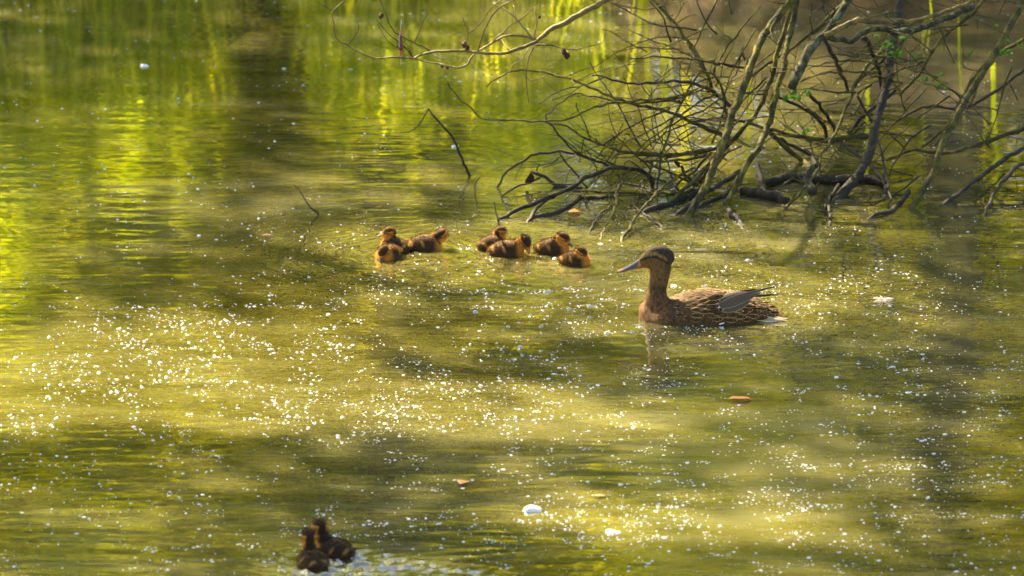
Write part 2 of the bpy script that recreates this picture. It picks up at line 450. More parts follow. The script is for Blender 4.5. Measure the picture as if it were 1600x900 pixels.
wx = graded(-2.1, 2.1, -40, 40, 0.014); wy = graded(12.4, 20.6, -12, 30, 0.014)
def refine(a, lo, hi): return np.unique(np.concatenate([a, (a[:-1] + a[1:])[(a[:-1] > lo) & (a[1:] < hi)] / 2]))
wx = refine(wx, -0.85, 0.05); wy = refine(wy, 12.5, 13.7)
water = link('water', grid_mesh('water', wx, wy, water_height), M['water'])
tag(water, kind='structure')
gm = grid_mesh('ground', graded(-8, 8, -600, 600, 0.16), graded(17.5, 32, -400, 900, 0.16), ground_z)
ground = link('ground', gm, M['ground'])
gm.materials.append(M['soil'])
cen = np.empty(len(gm.polygons) * 3, np.float32); gm.polygons.foreach_get('center', cen); cen = cen.reshape(-1, 3)
gm.polygons.foreach_set('material_index', ((cen[:, 0] > 0.1) & (cen[:, 1] < 22.0 + 0.4 * np.sin(cen[:, 0] * 2))).astype(np.int32))
tag(ground, kind='structure')

# ------------------------------------------------------------------ trees round the pond (seen as reflections and as dappled shade)
def lit_amount(tx, ty):
    """0..1 hand-set sun patches on the water; the tall canopy is cut to match"""
    px, py = to_px(tx, ty)
    v = np.zeros_like(px)
    for cx, cy, rx, ry, a in [(330, 545, 330, 60, 1.0), (430, 625, 480, 60, 1.0), (850, 655, 250, 40, 0.9), (1180, 452, 260, 34, 1.0),
                              (1150, 815, 300, 48, 0.8), (1350, 740, 150, 40, 0.7), (760, 385, 330, 42, 0.95), (560, 320, 330, 70, 0.42),
                              (850, 60, 200, 90, 0.6), (1120, 160, 220, 120, 0.6), (60, 600, 200, 80, 1.0), (700, 490, 330, 75, 0.68), (1020, 400, 120, 40, 0.9), (1150, 508, 190, 30, 0.85), (1300, 365, 190, 65, 0.55), (880, 803, 130, 34, 0.9)]:
        d = ((px - cx) / rx) ** 2 + ((py - cy) / ry) ** 2
        v = np.maximum(v, a * np.clip(1.6 - 1.1 * d, 0, 1))
    return np.clip(v, 0, 1)

def build_tree(name, base, height, clumps, leaf_pos, leaf_size, mat, label, group, bark='bark_tree', seed=0, r0=0.14, cat='tree', lf=1.0):
    rg = random.Random(seed); rn = np.random.default_rng(seed)
    t = empty(name, base)
    tag(t, label, cat, group)
    b = Vector(base)
    V, F = [], []
    def add(path, rad):
        S = smooth_path([(*p, r) for p, r in zip(path, rad)], 0.35)
        v, f = tube_arrays([s[:3] for s in S], [max(0.008, s[3]) for s in S], 7, 0.08, rg)
        o = len(V); V.extend(v); F.extend(tuple(i + o for i in q) for q in f)
    lean = Vector((rg.uniform(-.3, .3), rg.uniform(-.2, .2), 0))
    P = [Vector((0, 0, -0.3)), lean * 0.3 + Vector((0, 0, height * 0.33)), lean * 0.7 + Vector((0, 0, height * 0.66)), lean + Vector((0, 0, height))]
    add(P, [r0 * 1.35, r0, r0 * 0.7, r0 * 0.25])
    for c in clumps:
        c = Vector(c); f = min(0.9, max(0.25, (c.z / height) * 0.75)); s = lean * f + Vector((0, 0, height * f))
        m = s.lerp(c, 0.5) + Vector((rg.uniform(-.1, .1), rg.uniform(-.1, .1), 0.18))
        add([s, m, c], [r0 * 0.36 * lf, r0 * 0.22 * lf, 0.012])
    me = bpy.data.meshes.new('trunk'); me.from_pydata([tuple(v) for v in V], [], F)
    link('trunk', me, M[bark], t)
    v, f = leaf_cloud(leaf_pos, leaf_size, rn)
    link('crown', np_mesh('crown', v, f), M[mat], t, smooth=False)
    return t
def copy_tree(o, loc, rz, s=1.0):
    c = o.copy(); COL.objects.link(c); c.location = loc; c.rotation_euler = (0, 0, rz); c.scale = (s, s, s)
    for ch in o.children:
        k = ch.copy(); COL.objects.link(k); k.parent = c
    return c
FAR_LABEL = 'leafy tree on the far bank, seen only as its yellow green reflection in the pond'
FAR_GROUP = 'trees along the far bank'
protos = []
for i, (h, rr, lo, mat, bark) in enumerate([(6.6, 1.5, 1.5, 'leaf', 'bark_tree'), (7.2, 1.3, 1.9, 'leaf_dark', 'bark_pale'), (5.6, 1.6, 1.0, 'leaf', 'bark_tree'), (6.6, 1.7, 0.7, 'leaf_shade', 'bark_tree')]):
    rn = np.random.default_rng(40 + i)
    cl = []
    while len(cl) < (60 if mat == 'leaf_shade' else 44):
        z = rn.uniform(lo, h); f = (z - lo) / (h - lo); rad = rr * (0.75 + 0.4 * math.sin(f * 3.0)) * (1 - 0.45 * f)
        a = rn.uniform(0, 6.283); q = rad * math.sqrt(rn.uniform(0.05, 1))
        cl.append((q * math.cos(a), q * math.sin(a), z))
    pos = np.concatenate([np.array(c) + rn.normal(size=(190, 3)) * np.array([0.23, 0.23, 0.16]) for c in cl])
    protos.append(build_tree('far_tree', (0, 0, 0), h, cl, pos, 0.085, mat, FAR_LABEL, FAR_GROUP, bark, seed=50 + i, r0=0.07 if bark == 'bark_pale' else 0.12))
far = [(-3.2, 27.0, 2), (-1.75, 28.0, 1), (-0.6, 27.4, 0), (0.9, 26.4, 1), (2.0, 24.6, 0), (3.3, 25.0, 2), (4.8, 24.6, 1), (6.6, 26.0, 0),
       (-3.2, 32.0, 1), (-1.1, 31.2, 2), (2.7, 31.6, 0), (4.6, 32.5, 1), (7.4, 31.0, 2), (-9.4, 33.0, 0), (0.9, 36.0, 0)]
far = [t for t in far if t != (0.9, 36.0, 0) and t != (0.9, 26.4, 1)] + [(1.4, 26.6, 1)]
far += [(x + random.uniform(-.5, .5), 39 + random.uniform(-2, 2), 3) for x in np.arange(-21, 21.1, 2.1) if abs(x - 0.85) > 1.0]
far += [(x + random.uniform(-.2, .2), 28.6 + random.uniform(-.8, 1.2), 4) for x in np.arange(-8, 8.1, 1.1) if not 0.0 < x < 1.2]
far += [(x + random.uniform(-.4, .4), 33.8 + random.uniform(-.8, .8), 6 + i % 2) for i, x in enumerate(np.arange(-8, 8.1, 1.55)) if not 0.1 < x < 1.3]
far += [(0.85, 41.5, 5), (-0.3, 34.0, 0), (2.2, 35.0, 2)]
used = [False] * 4
for i, (x, y, k) in enumerate(far):
    low = k == 4; top = k == 5; midr = k >= 6; k = 2 if low else 1 if top else (0, 2)[k - 6] if midr else k
    z = float(ground_z(np.array([x]), np.array([y]))[0]) - (0.45 if low else 0); rz = random.uniform(0, 6.28); s = random.uniform(0.88, 1.15) * (2.9 if top else 1.65 if midr else 2.1 if y > 36.5 else 0.58 if low else 1.25 if y > 30 else 1)
    if not used[k]:
        used[k] = True; o = protos[k]; o.location = (x, y, z); o.rotation_euler = (0, 0, rz); o.scale = (s, s, s)
    else: copy_tree(protos[k], (x, y, z), rz, s)

# unseen tall trees on the sunny side: leaves removed to shape the sun patches
n_can = 76000
rn = np.random.default_rng(77)
tx = rn.uniform(-4.2, 4.6, n_can); ty = rn.uniform(9.5, 21.5, n_can)
hgt = rn.uniform(7.2, 10.8, n_can)
lit = lit_amount(tx, ty)
pat = np.sin(tx * 2.9 + 1.3 * np.sin(ty * 1.7)) * np.sin(ty * 3.7 + 1.1 * np.sin(tx * 2.1)) + 0.5 * np.sin(tx * 9 + ty * 3) * np.sin(ty * 8 - tx * 5)
keep = rn.uniform(0, 1, n_can) < np.clip((0.98 + 0.25 * pat) * (1 - lit) ** 1.2, 0.0, 1)
can = np.stack([tx + SUN.x / SUN.z * hgt, ty + SUN.y / SUN.z * hgt, hgt], 1)[keep]
trunks = [(-8.2, 19.6), (-7.6, 26.8), (-3.9, 29.6)]
own = np.argmin(np.stack([(can[:, 0] - a) ** 2 + (can[:, 1] - b) ** 2 for a, b in trunks]), 0)
for k, (a, b) in enumerate(trunks):
    z0 = float(ground_z(np.array([a]), np.array([b]))[0])
    lp = can[own == k] - np.array([a, b, z0])
    ends = lp[rn.choice(len(lp), 22, replace=False)]
    build_tree('tall_tree', (a, b, z0), 10.5, [tuple(e) for e in ends], lp, 0.12, 'leaf_dark',
               'unseen tall tree beyond the left edge, canopy shaped to dapple the pond with shade', 'tall trees on the sunny side', seed=90 + k, r0=0.24, lf=0.35)

# reeds on the far bank
rn = np.random.default_rng(21)
nb = 17000
bx = rn.uniform(-6.5, 6.0, nb); bx = np.where(rn.uniform(size=nb) < 0.25, -1.6 + rn.normal(size=nb) * 1.2, bx)
by = shore(bx) + rn.uniform(-0.15, 1.0, nb) ** 1.0
kp = ~((bx > 0.35) & (rn.uniform(size=nb) < 0.985)); bx, by = bx[kp], by[kp]; nb = len(bx)
bh = rn.uniform(0.5, 1.9, nb) * (0.85 + 0.35 * np.sin(bx * 2.3 + 0.7) + 0.25 * np.sin(bx * 7.1)); bh = np.where((bx > 0.1) & (bx < 0.75), np.minimum(bh, 0.85), bh); bz = ground_z(bx, by) - 0.05
ang = rn.uniform(0, 6.28, nb); lean = rn.uniform(0.02, 0.30, nb) * bh; wd = rn.uniform(0.008, 0.020, nb)
ex, ey = np.cos(ang), np.sin(ang)
def blade(t, s): return np.stack([bx + ex * lean * t * t - ey * wd * s * (1 - t * t), by + ey * lean * t * t + ex * wd * s * (1 - t * t), bz + bh * t * (1 - 0.1 * t)], 1)
V = np.stack([blade(0, -1), blade(0, 1), blade(.5, -1), blade(.5, 1), blade(.85, -1), blade(.85, 1), blade(1, 0)], 1).reshape(-1, 3)
i = np.arange(nb)[:, None] * 7
F = np.concatenate([np.hstack([i + a, i + b, i + c]) for a, b, c in [(0, 1, 3), (0, 3, 2), (2, 3, 5), (2, 5, 4), (4, 5, 6)]])
tag(link('reeds', np_mesh('reeds', V, F), M['reed'], smooth=False), 'tall green reeds on the far bank, seen as bright vertical streaks in the water', 'reeds', kind='stuff')

# ------------------------------------------------------------------ shrub branches over the water
YB = 17.35
def px_r(r, Y): return r * Y / FPX * 0.92
def trace(pts, Y0, Y1, r0, r1, dip=None):
    """picture polyline -> 3D path with its own depth; dip: index (0 or -1) of the end standing in the water"""
    n = len(pts); out = []
    L = [0]
    for a, b in zip(pts[:-1], pts[1:]): L.append(L[-1] + math.hypot(b[0] - a[0], b[1] - a[1]))
    if dip == 0: Y0 = water_at(*pts[0]).y
    if dip == -1: Y1 = water_at(*pts[-1]).y
    for p, l in zip(pts, L):
        t = l / L[-1]; Y = Y0 + (Y1 - Y0) * t
        Y = min(Y, water_at(*p).y)
        q = at(p[0], p[1], Y)
        out.append((q.x, q.y, max(q.z, 0.004), px_r(r0 + (r1 - r0) * t, Y)))
    def sink(a, b):
        d = Vector(a[:3]) - Vector(b[:3]); d.z = min(d.z, -0.3 * d.length); d.normalize()
        q = Vector(a[:3]) + d * 0.08
        return (q.x, q.y, q.z, a[3])
    if dip == 0: out.insert(0, sink(out[0], out[1]))
    if dip == -1: out.append(sink(out[-1], out[-2]))
    return out

SHRUB = [ # (points, depth0, depth1, r0, r1, dip, material)
 ([(1075,338),(1095,305),(1118,255),(1130,225),(1150,165),(1165,130),(1180,85),(1200,45),(1232,5),(1262,-45)],17.2,17.3,7,6.5,0,'bark_moss'),
 ([(1136,318),(1150,290),(1169,254),(1183,234),(1200,198),(1215,140),(1228,90),(1235,50),(1245,0),(1252,-45)],17.3,17.5,5.6,5.2,0,'bark_moss'),
 ([(1092,285),(1110,260),(1150,215),(1185,170),(1205,125),(1216,80),(1228,40),(1243,0),(1258,-40)],17.15,17.25,4.2,4,None,'bark_moss'),
 ([(1312,308),(1344,270),(1360,232),(1369,193),(1380,155),(1388,115),(1397,60),(1408,-10),(1414,-50)],17.4,17.7,9,6.5,0,'bark_dark'),
 ([(1237,137),(1247,113),(1260,87),(1272,67),(1287,53),(1300,40),(1315,17),(1335,-20)],17.0,17.2,8.5,6,None,'bark_lichen'),
 ([(1287,57),(1307,60),(1331,64),(1344,53),(1360,47),(1380,44),(1402,50),(1450,40),(1520,10)],17.1,17.6,5,6,None,'bark_lichen'),
 ([(1290,56),(1309,45),(1327,37),(1340,31),(1357,33),(1400,34),(1450,28),(1540,-5)],17.05,17.3,5.5,3,None,'bark_gold'),
 ([(1160,130),(1200,100),(1240,73),(1260,57),(1275,48),(1293,27),(1311,12),(1335,-6),(1370,-40)],17.3,17.6,2,4.5,None,'bark_moss'),
 ([(1015,-5),(1040,20),(1063,48),(1085,85),(1103,113),(1112,138)],17.5,17.3,3.2,3,None,'bark_moss'),
 ([(925,118),(945,121),(980,130),(1010,130),(1040,128),(1075,128),(1105,138),(1130,155),(1150,172)],17.0,17.25,1.3,3.8,None,'bark_dark'),
 ([(985,92),(1000,90),(1045,90),(1100,95),(1140,101),(1172,107)],17.1,17.3,1.2,2.4,None,'bark_dark'),
 ([(760,136),(785,117),(805,111),(826,110),(870,118),(912,132),(960,154),(1000,165),(1050,178),(1090,195),(1140,216)],16.7,17.2,1.2,3.6,None,'bark_moss'),
 ([(700,130),(715,150),(735,170),(750,184),(770,188),(800,188),(850,188),(880,187),(900,183),(920,170),(960,160),(1010,158),(1050,152),(1090,138)],16.6,17.2,1.0,2.4,None,'bark_moss'),
 ([(842,162),(880,140),(905,136),(920,130),(945,120)],16.9,17.0,1,1.3,None,'bark_dark'),
 ([(852,180),(880,158),(898,147),(930,152),(975,160),(1020,160),(1070,150),(1098,138)],16.9,17.2,1.1,2.2,None,'bark_moss'),
 ([(853,178),(855,191),(874,210),(898,238),(923,247),(951,260)],17.0,17.1,1.2,2.4,None,'bark_dark'),
 ([(853,191),(886,198),(914,217),(947,228),(970,236),(1017,240),(1080,240),(1120,232)],17.0,17.2,1.4,3.3,None,'bark_moss'),
 ([(900,160),(905,175),(914,193),(923,219)],17.0,17.05,1,1.5,None,'bark_moss'),
 ([(779,293),(786,277),(807,257),(830,245),(858,238),(877,236),(898,240),(930,250)],17.2,17.1,2.0,2.4,0,'bark_dark'),
 ([(874,234),(881,250),(898,270),(909,284),(918,296)],17.0,17.15,1.5,1.8,None,'bark_moss'),
 ([(789,340),(818,324),(853,310),(877,300),(900,288),(923,274),(954,263),(984,263),(1012,273),(1020,288)],17.1,17.2,3.8,4.2,0,'bark_dark'),
 ([(829,343),(839,325),(863,308),(881,298),(905,286)],17.1,17.1,3.4,2.6,0,'bark_dark'),
 ([(846,338),(863,336),(891,322),(905,310),(923,311),(947,310),(963,308)],17.2,17.2,4,2.4,0,'bark_dark'),
 ([(788,306),(807,292),(830,284),(846,276)],17.25,17.2,1.6,1.8,0,'bark_dark'),
 ([(830,268),(849,278),(867,288),(886,293),(910,296)],17.2,17.15,3.2,3,None,'bark_dark'),
 ([(838,267),(846,257),(863,255),(874,245)],17.2,17.1,1.2,1,None,'bark_dark'),
 ([(919,333),(916,318),(914,310)],17.2,17.2,1.3,1.8,0,'bark_dark'),
 ([(933,345),(928,330),(923,316)],17.2,17.2,1.2,1.5,0,'bark_dark'),
 ([(923,360),(935,340),(949,329),(965,318)],17.0,17.15,1.8,2,0,'bark_dark'),
 ([(942,368),(947,350),(961,329),(963,301),(970,287),(985,262)],17.0,17.1,1.7,1.5,0,'bark_moss'),
 ([(974,373),(984,354),(998,331),(1019,310),(1031,296),(1052,282),(1085,262)],16.9,17.15,3.0,2.2,0,'bark_moss'),
 ([(1031,354),(1017,343),(1002,333),(985,320)],17.0,17.15,2.2,1.8,0,'bark_dark'),
 ([(884,298),(923,301),(963,303),(1017,305),(1059,303),(1095,296)],17.15,17.2,1.6,2.4,None,'bark_moss'),
 ([(1155,268),(1127,287),(1103,301),(1080,319),(1062,333)],17.25,17.2,4.5,4,-1,'bark_dark'),
 ([(1060,182),(1085,190),(1115,185),(1150,187),(1183,196),(1211,205),(1243,212),(1274,218),(1302,219),(1332,214),(1358,214)],17.15,17.5,1.5,4.6,None,'bark_moss'),
 ([(1204,208),(1229,231),(1253,252),(1271,268),(1282,282)],17.4,17.6,4.6,5,None,'bark_moss'),
 ([(1218,216),(1243,231),(1267,245),(1276,262)],17.5,17.65,3,4,None,'bark_dark'),
 ([(1210,148),(1220,152),(1253,168),(1277,185),(1289,201),(1291,219)],17.35,17.5,2.4,3.8,None,'bark_dark'),
 ([(1261,144),(1280,163),(1291,180),(1299,195),(1306,209)],17.3,17.5,3,3.4,None,'bark_dark'),
 ([(1380,77),(1357,100),(1347,113),(1335,130),(1331,147),(1320,175),(1305,209),(1295,226),(1283,242),(1278,263),(1262,289),(1239,315),(1229,326)],17.4,17.2,3.6,1.8,-1,'bark_moss'),
 ([(1335,135),(1353,116),(1369,103),(1395,78),(1440,40)],17.45,17.6,3,2.4,None,'bark_moss'),
 ([(1340,147),(1367,127),(1400,112),(1450,95)],17.5,17.6,2,2,None,'bark_moss'),
 ([(1340,149),(1351,171),(1363,193),(1370,215)],17.5,17.55,2.6,2.4,None,'bark_dark'),
 ([(1325,208),(1335,196),(1353,179),(1371,163),(1400,140)],17.6,17.6,3.8,3.2,None,'bark_dark'),
 ([(1300,217),(1313,224),(1348,249),(1376,275),(1385,300)],17.5,17.5,3.8,3,-1,'bark_dark'),
 ([(1183,256),(1187,275),(1192,291),(1196,306)],17.4,17.45,4.5,6,None,'bark_dark'),
 ([(1138,330),(1155,347),],17.2,17.1,5.5,4,-1,'bark_dark'),
 ([(1094,323),(1127,308),(1155,287)],17.2,17.3,2.4,2.8,0,'bark_dark'),
 ([(1367,339),(1390,333),(1402,322),(1420,300)],17.1,17.2,3.2,3.5,0,'bark_dark'),
 ([(1370,215),(1383,263),(1390,301),(1393,324)],17.3,17.2,1.8,2.4,-1,'bark_dark'),
 ([(1296,349),(1295,331),(1293,318)],17.1,17.2,2.6,3,0,'bark_dark'),
 ([(1288,328),(1302,303),(1310,290)],17.2,17.3,2.4,3,0,'bark_dark'),
 ([(1264,-10),(1269,20),(1265,28),(1269,47),(1263,63)],17.1,17.1,1.4,1,None,'bark_dark'),
 ([(1292,-5),(1285,12),(1292,25)],17.2,17.3,1.2,1,None,'bark_dark'),
 ([(1287,60),(1299,80),(1307,99),(1312,111),(1317,121),(1325,141)],17.1,17.3,4,2.6,None,'bark_dark'),
 ([(1349,58),(1360,75),(1368,92),(1373,113),(1378,140)],17.3,17.5,4.5,3,None,'bark_dark'),
 ([(1239,117),(1269,104),(1307,96),(1340,95),(1373,101),(1400,118)],17.1,17.4,1.1,1.6,None,'bark_moss'),
 ([(1250,128),(1280,116),(1313,112),(1340,112),(1373,119),(1410,130)],17.1,17.4,1.4,2,None,'bark_moss'),
 ([(1188,9),(1173,29),(1157,47),(1145,63),(1132,79),(1119,99),(1114,118)],17.2,17.25,1.1,2.4,None,'bark_moss'),
 ([(1124,-8),(1112,17),(1100,39),(1085,71),(1080,93),(1073,117)],17.3,17.2,2.2,1.4,None,'bark_moss'),
 ([(1072,1),(1064,11),(1055,30)],17.4,17.4,1.2,1,None,'bark_moss'),
 ([(1181,44),(1168,71),(1153,93),(1144,111),(1133,140),(1131,175),(1120,204),(1112,225)],17.2,17.2,1.2,1.6,None,'bark_moss'),
 ([(1144,75),(1133,93),(1125,117),(1118,135)],17.2,17.2,1,1.2,None,'bark_moss'),
 ([(1159,81),(1168,101),(1172,112)],17.2,17.25,1.6,2,None,'bark_dark'),
 ([(1217,75),(1195,91),(1172,112)],17.25,17.25,1.5,1.8,None,'bark_moss'),
 ([(1044,100),(1036,123),(1024,139),(1013,155)],17.1,17,1.3,1,None,'bark_moss'),
 ([(1131,149),(1125,133),(1117,117),(1104,112),(1093,116),(1083,129),(1069,151),(1060,169),(1052,187),(1044,212),(1035,240),(1029,275),(1027,304)],17.2,17.1,2.4,1.8,None,'bark_moss'),
 ([(1131,149),(1133,163),(1135,179),(1137,205)],17.2,17.2,2.6,2,None,'bark_dark'),
 ([(1120,146),(1093,160),(1075,173),(1056,183),(1029,196),(1000,212),(972,224)],17.2,17.0,2.4,1,None,'bark_moss'),
 ([(1128,152),(1107,167),(1080,179),(1051,193),(1017,216),(990,240)],17.2,17.0,1.9,1,None,'bark_moss'),
 ([(1140,186),(1107,186),(1080,191),(1053,203),(1024,219),(1000,240)],17.2,17.0,2,1,None,'bark_moss'),
 ([(1140,200),(1093,199),(1072,204),(1051,219),(1030,240)],17.2,17.05,1.4,1,None,'bark_moss'),
 ([(1197,127),(1177,153),(1160,180),(1140,205)],17.1,17.1,1.2,1.2,None,'bark_moss'),
 ([(930,216),(940,225),(968,236),(1006,242),(1044,244),(1082,238),(1112,232)],17.0,17.2,1.5,3.2,None,'bark_moss'),
 ([(1000,252),(1042,252),(1072,250),(1100,244),(1120,240)],17.05,17.2,1.8,2.8,None,'bark_moss'),
 ([(1010,252),(1025,261),(1053,272),(1072,284),(1090,290)],17.1,17.2,1.8,2.4,None,'bark_moss'),
 ([(1118,240),(1110,253),(1087,280),(1063,299),(1046,320)],17.15,17.1,3.6,3.2,-1,'bark_moss'),
 ([(1108,240),(1104,246),(1087,265),(1072,276),(1055,292)],17.15,17.1,2.2,1.8,None,'bark_moss'),
 ([(1095,302),(1063,314),(1038,323),(1012,330)],17.2,17.2,6,5,-1,'bark_dark'),
 ([(955,341),(960,325),(963,316),(966,293),(975,270)],17.05,17.1,1.8,1.4,0,'bark_moss'),
 ([(985,261),(974,289),(963,310)],17.1,17.1,1.2,1.2,None,'bark_moss'),
 ([(1021,250),(1015,274),(1004,299),(995,320)],17.1,17.1,1.5,1.4,None,'bark_moss'),
 ([(1065,259),(1070,272),(1080,282)],17.2,17.2,3,2.6,None,'bark_dark'),
 ([(1000,292),(1010,280),(1040,284),(1060,300)],17.2,17.2,2,2.4,None,'bark_dark'),
 ([(960,285),(1000,292),(1030,302)],17.2,17.2,1.4,2.2,None,'bark_dark'),
 # beyond the photograph's right edge the same thicket goes on
 ([(1425,325),(1455,275),(1478,215),(1512,150),(1556,80),(1610,-20),(1630,-60)],17.2,17.6,6,5.5,0,'bark_moss'),
 ([(1385,250),(1430,235),(1480,240),(1530,225),(1600,200),(1650,170)],17.3,17.6,3,4.5,None,'bark_moss'),
 ([(1400,190),(1450,165),(1500,170),(1560,140),(1620,90)],17.4,17.6,2,3.5,None,'bark_dark'),
 ([(1405,150),(1440,110),(1470,60),(1520,20),(1570,-40)],17.5,17.6,2.5,3.5,None,'bark_moss'),
 ([(1480,318),(1520,285),(1560,255),(1610,225),(1660,200)],17.2,17.5,3.5,4.5,0,'bark_dark'),
 ([(1440,230),(1480,195),(1530,110),(1600,60),(1650,20)],17.4,17.6,2.4,3.4,None,'bark_moss'),
 ([(1540,335),(1555,300),(1590,260),(1640,240)],17.1,17.4,3,4,0,'bark_dark'),
]
shrub = empty('leaning_shrub', water_at(1300, 310))
tag(shrub, 'tangled mossy shrub with bare stems leaning down into the water at top right', 'shrub')
shrub_inv = Matrix.Translation(-shrub.location)
def rel(path, o): return [(x - o.x, y - o.y, z - o.z, r) for x, y, z, r in path]
rgT = random.Random(3)
for k, (pts, Y0, Y1, r0, r1, dip, mt) in enumerate(SHRUB):
    br, S = tube_obj('stem' if max(r0, r1) > 4 else 'branch', rel(trace(pts, Y0, Y1, r0, r1, dip), shrub.location), M[mt], shrub, 7, 0.022, 0.16, 0.0019, k)
    # fine twigs as sub-parts
    n = 2 + len(pts) // 2
    for j in range(n):
        if rgT.random() < 0.12: continue
        q = S[rgT.randrange(len(S) // 4, len(S))]
        if q[2] + shrub.location.z < 0.05: continue
        a = rgT.uniform(0, 6.28); L = rgT.uniform(0.05, 0.20)
        d = Vector((math.cos(a), 0.5 * math.sin(a), rgT.uniform(-0.55, 0.6))).normalized()
        p0 = Vector(q[:3]); zmin = 0.02 - shrub.location.z
        p1 = p0 + d * L * 0.5 + Vector((rgT.gauss(0, .012), 0, rgT.gauss(0, .012)))
        p2 = p0 + d * L + Vector((rgT.gauss(0, .03), 0, rgT.gauss(0, .03)))
        p1.z = max(p1.z, zmin); p2.z = max(p2.z, zmin)
        rr = min(q[3] * 0.5, 0.0022)
        tube_obj('twig', [(*p0, rr), (*p1, rr * 0.8), (*p2, rr * 0.5)], M['bark_moss' if mt != 'bark_dark' else 'bark_dark'], br, 5, 0.03, 0.1, 0.001, k * 7 + j)
# the fine tangle of thin arching side branches
for k in range(105):
    px, py = rgT.uniform(1010, 1600), rgT.uniform(20, 290)
    if rgT.random() < 0.22: px, py = rgT.uniform(960, 1150), rgT.uniform(150, 300)
    L = rgT.uniform(50, 170); a = R(rgT.choice([rgT.gauss(200, 18), rgT.gauss(165, 16), rgT.gauss(235, 14), rgT.gauss(110, 18)]))
    bend = rgT.gauss(0, 0.5); pts = []; Yk = 17.05 + rgT.uniform(-.05, .45)
    for j in range(5):
        pts.append((px, min(py, 318))); aa = a + bend * j / 4 + rgT.gauss(0, 0.10)
        px += math.cos(aa) * L / 4; py -= math.sin(aa) * L / 4
    r = rgT.uniform(0.8, 1.9)
    tube_obj('branch', rel(trace(pts, Yk, Yk + rgT.uniform(-.12, .08), r, r * 0.45), shrub.location), M[rgT.choice(['bark_moss', 'bark_moss', 'bark_dark'])], shrub, 5, 0.03, 0.1, 0.0015, 900 + k)
# leaf scraps and fresh leaves on the shrub
def leaf_part(name, pos, size, d, nrm, mat, parent, aspect=0.7, label=None):
    d = Vector(d).normalized(); nrm = Vector(nrm); nrm = (nrm - d * nrm.dot(d)).normalized(); w = d.cross(nrm)
    V, F = [], []
    lr = random.Random(int(size * 1e6) + len(bpy.data.meshes))
    prof = [0.05] + [b * lr.uniform(0.7, 1.2) for b in (0.62, 0.95, 1.0, 0.72)] + [0.04]
    cu = lr.uniform(0.05, 0.25)
    for i, p in enumerate(prof):
        t = i / 5
        for s in (-1, 0, 1):
            V.append(d * (t * size) + w * (s * p * size * aspect * 0.5 * lr.uniform(0.75, 1.15)) + nrm * (size * (cu * abs(s) * p * lr.uniform(0.5, 1.3) - 0.12 * t * t + lr.uniform(-.02, .02))))
    for i in range(5):
        for j in range(2): F.append((i * 3 + j, i * 3 + j + 1, i * 3 + j + 4, i * 3 + j + 3))
    me = bpy.data.meshes.new(name); me.from_pydata([tuple(v) for v in V], [], F)
    o = link(name, me, mat, parent); o.location = pos
    md = o.modifiers.new('thickness', 'SOLIDIFY'); md.thickness = size * 0.012
    return o
for (px, py, n, sp, Y) in [(1385, 62, 9, 16, 17.3), (1238, 148, 6, 14, 17.25), (1256, 142, 3, 8, 17.25), (1395, 75, 5, 14, 17.3), (1262, 205, 3, 8, 17.5), (1460, 110, 8, 30, 17.5), (1560, 60, 10, 40, 17.5)]:
    for j in range(n):
        q = at(px + rgT.gauss(0, sp * 0.6), py + rgT.gauss(0, sp * 0.5), Y) - shrub.location
        leaf_part('leaf', q, rgT.uniform(0.016, 0.032), (rgT.gauss(0, 1), rgT.gauss(0, .6), rgT.gauss(-.2, .6)), (rgT.gauss(0, .4), -0.6, 1), M['leaf_small'], shrub)
for (px, py, s, dz) in [(830, 268, 0.05, -1), (833, 272, 0.035, -0.8), (866, 290, 0.03, -1), (1062, 262, 0.03, 0.4)]:
    leaf_part('dead_leaf', at(px, py, 17.15) - shrub.location, s, (-0.3, 0.1, dz), (0.3, -1, 0.2), M['bark_dark'], shrub, 0.5)

# the half-sunk log and root mass under the shrub
log_o = water_at(1290, 290)
lg = empty('sunken_log', log_o); tag(lg, 'dark mossy log lying half sunk in the water under the shrub', 'log')
def wpath(pts, z, r): 
    out = []
    for (px, py), rr in zip(pts, r):
        q = water_at(px, py, z); out.append((q.x - log_o.x, q.y - log_o.y, q.z - log_o.z, px_r(rr, q.y)))
    return out
tube_obj('trunk', wpath([(1196,286),(1229,277),(1262,278),(1290,281),(1325,281),(1360,280),(1384,288)], 0.012, [6,8,8,9,8,8,5]), M['bark_dark'], lg, 10, 0.03, 0.14, 0.002, 5)
tube_obj('root', wpath([(1160,297),(1185,302),(1211,307),(1232,312)], 0.010, [7,9,9,5]), M['bark_dark'], lg, 9, 0.03, 0.16, 0.003, 6)
tube_obj('root', wpath([(1225,288),(1245,277),(1258,285),(1268,292)], 0.03, [2.6,3,3,2.4]), M['bark_lichen'], lg, 7, 0.02, 0.1, 0.001, 7)
tube_obj('root', wpath([(1270,300),(1262,280),(1268,262)], 0.06, [8,7,5]), M['bark_dark'], lg, 9, 0.02, 0.15, 0.002, 8)

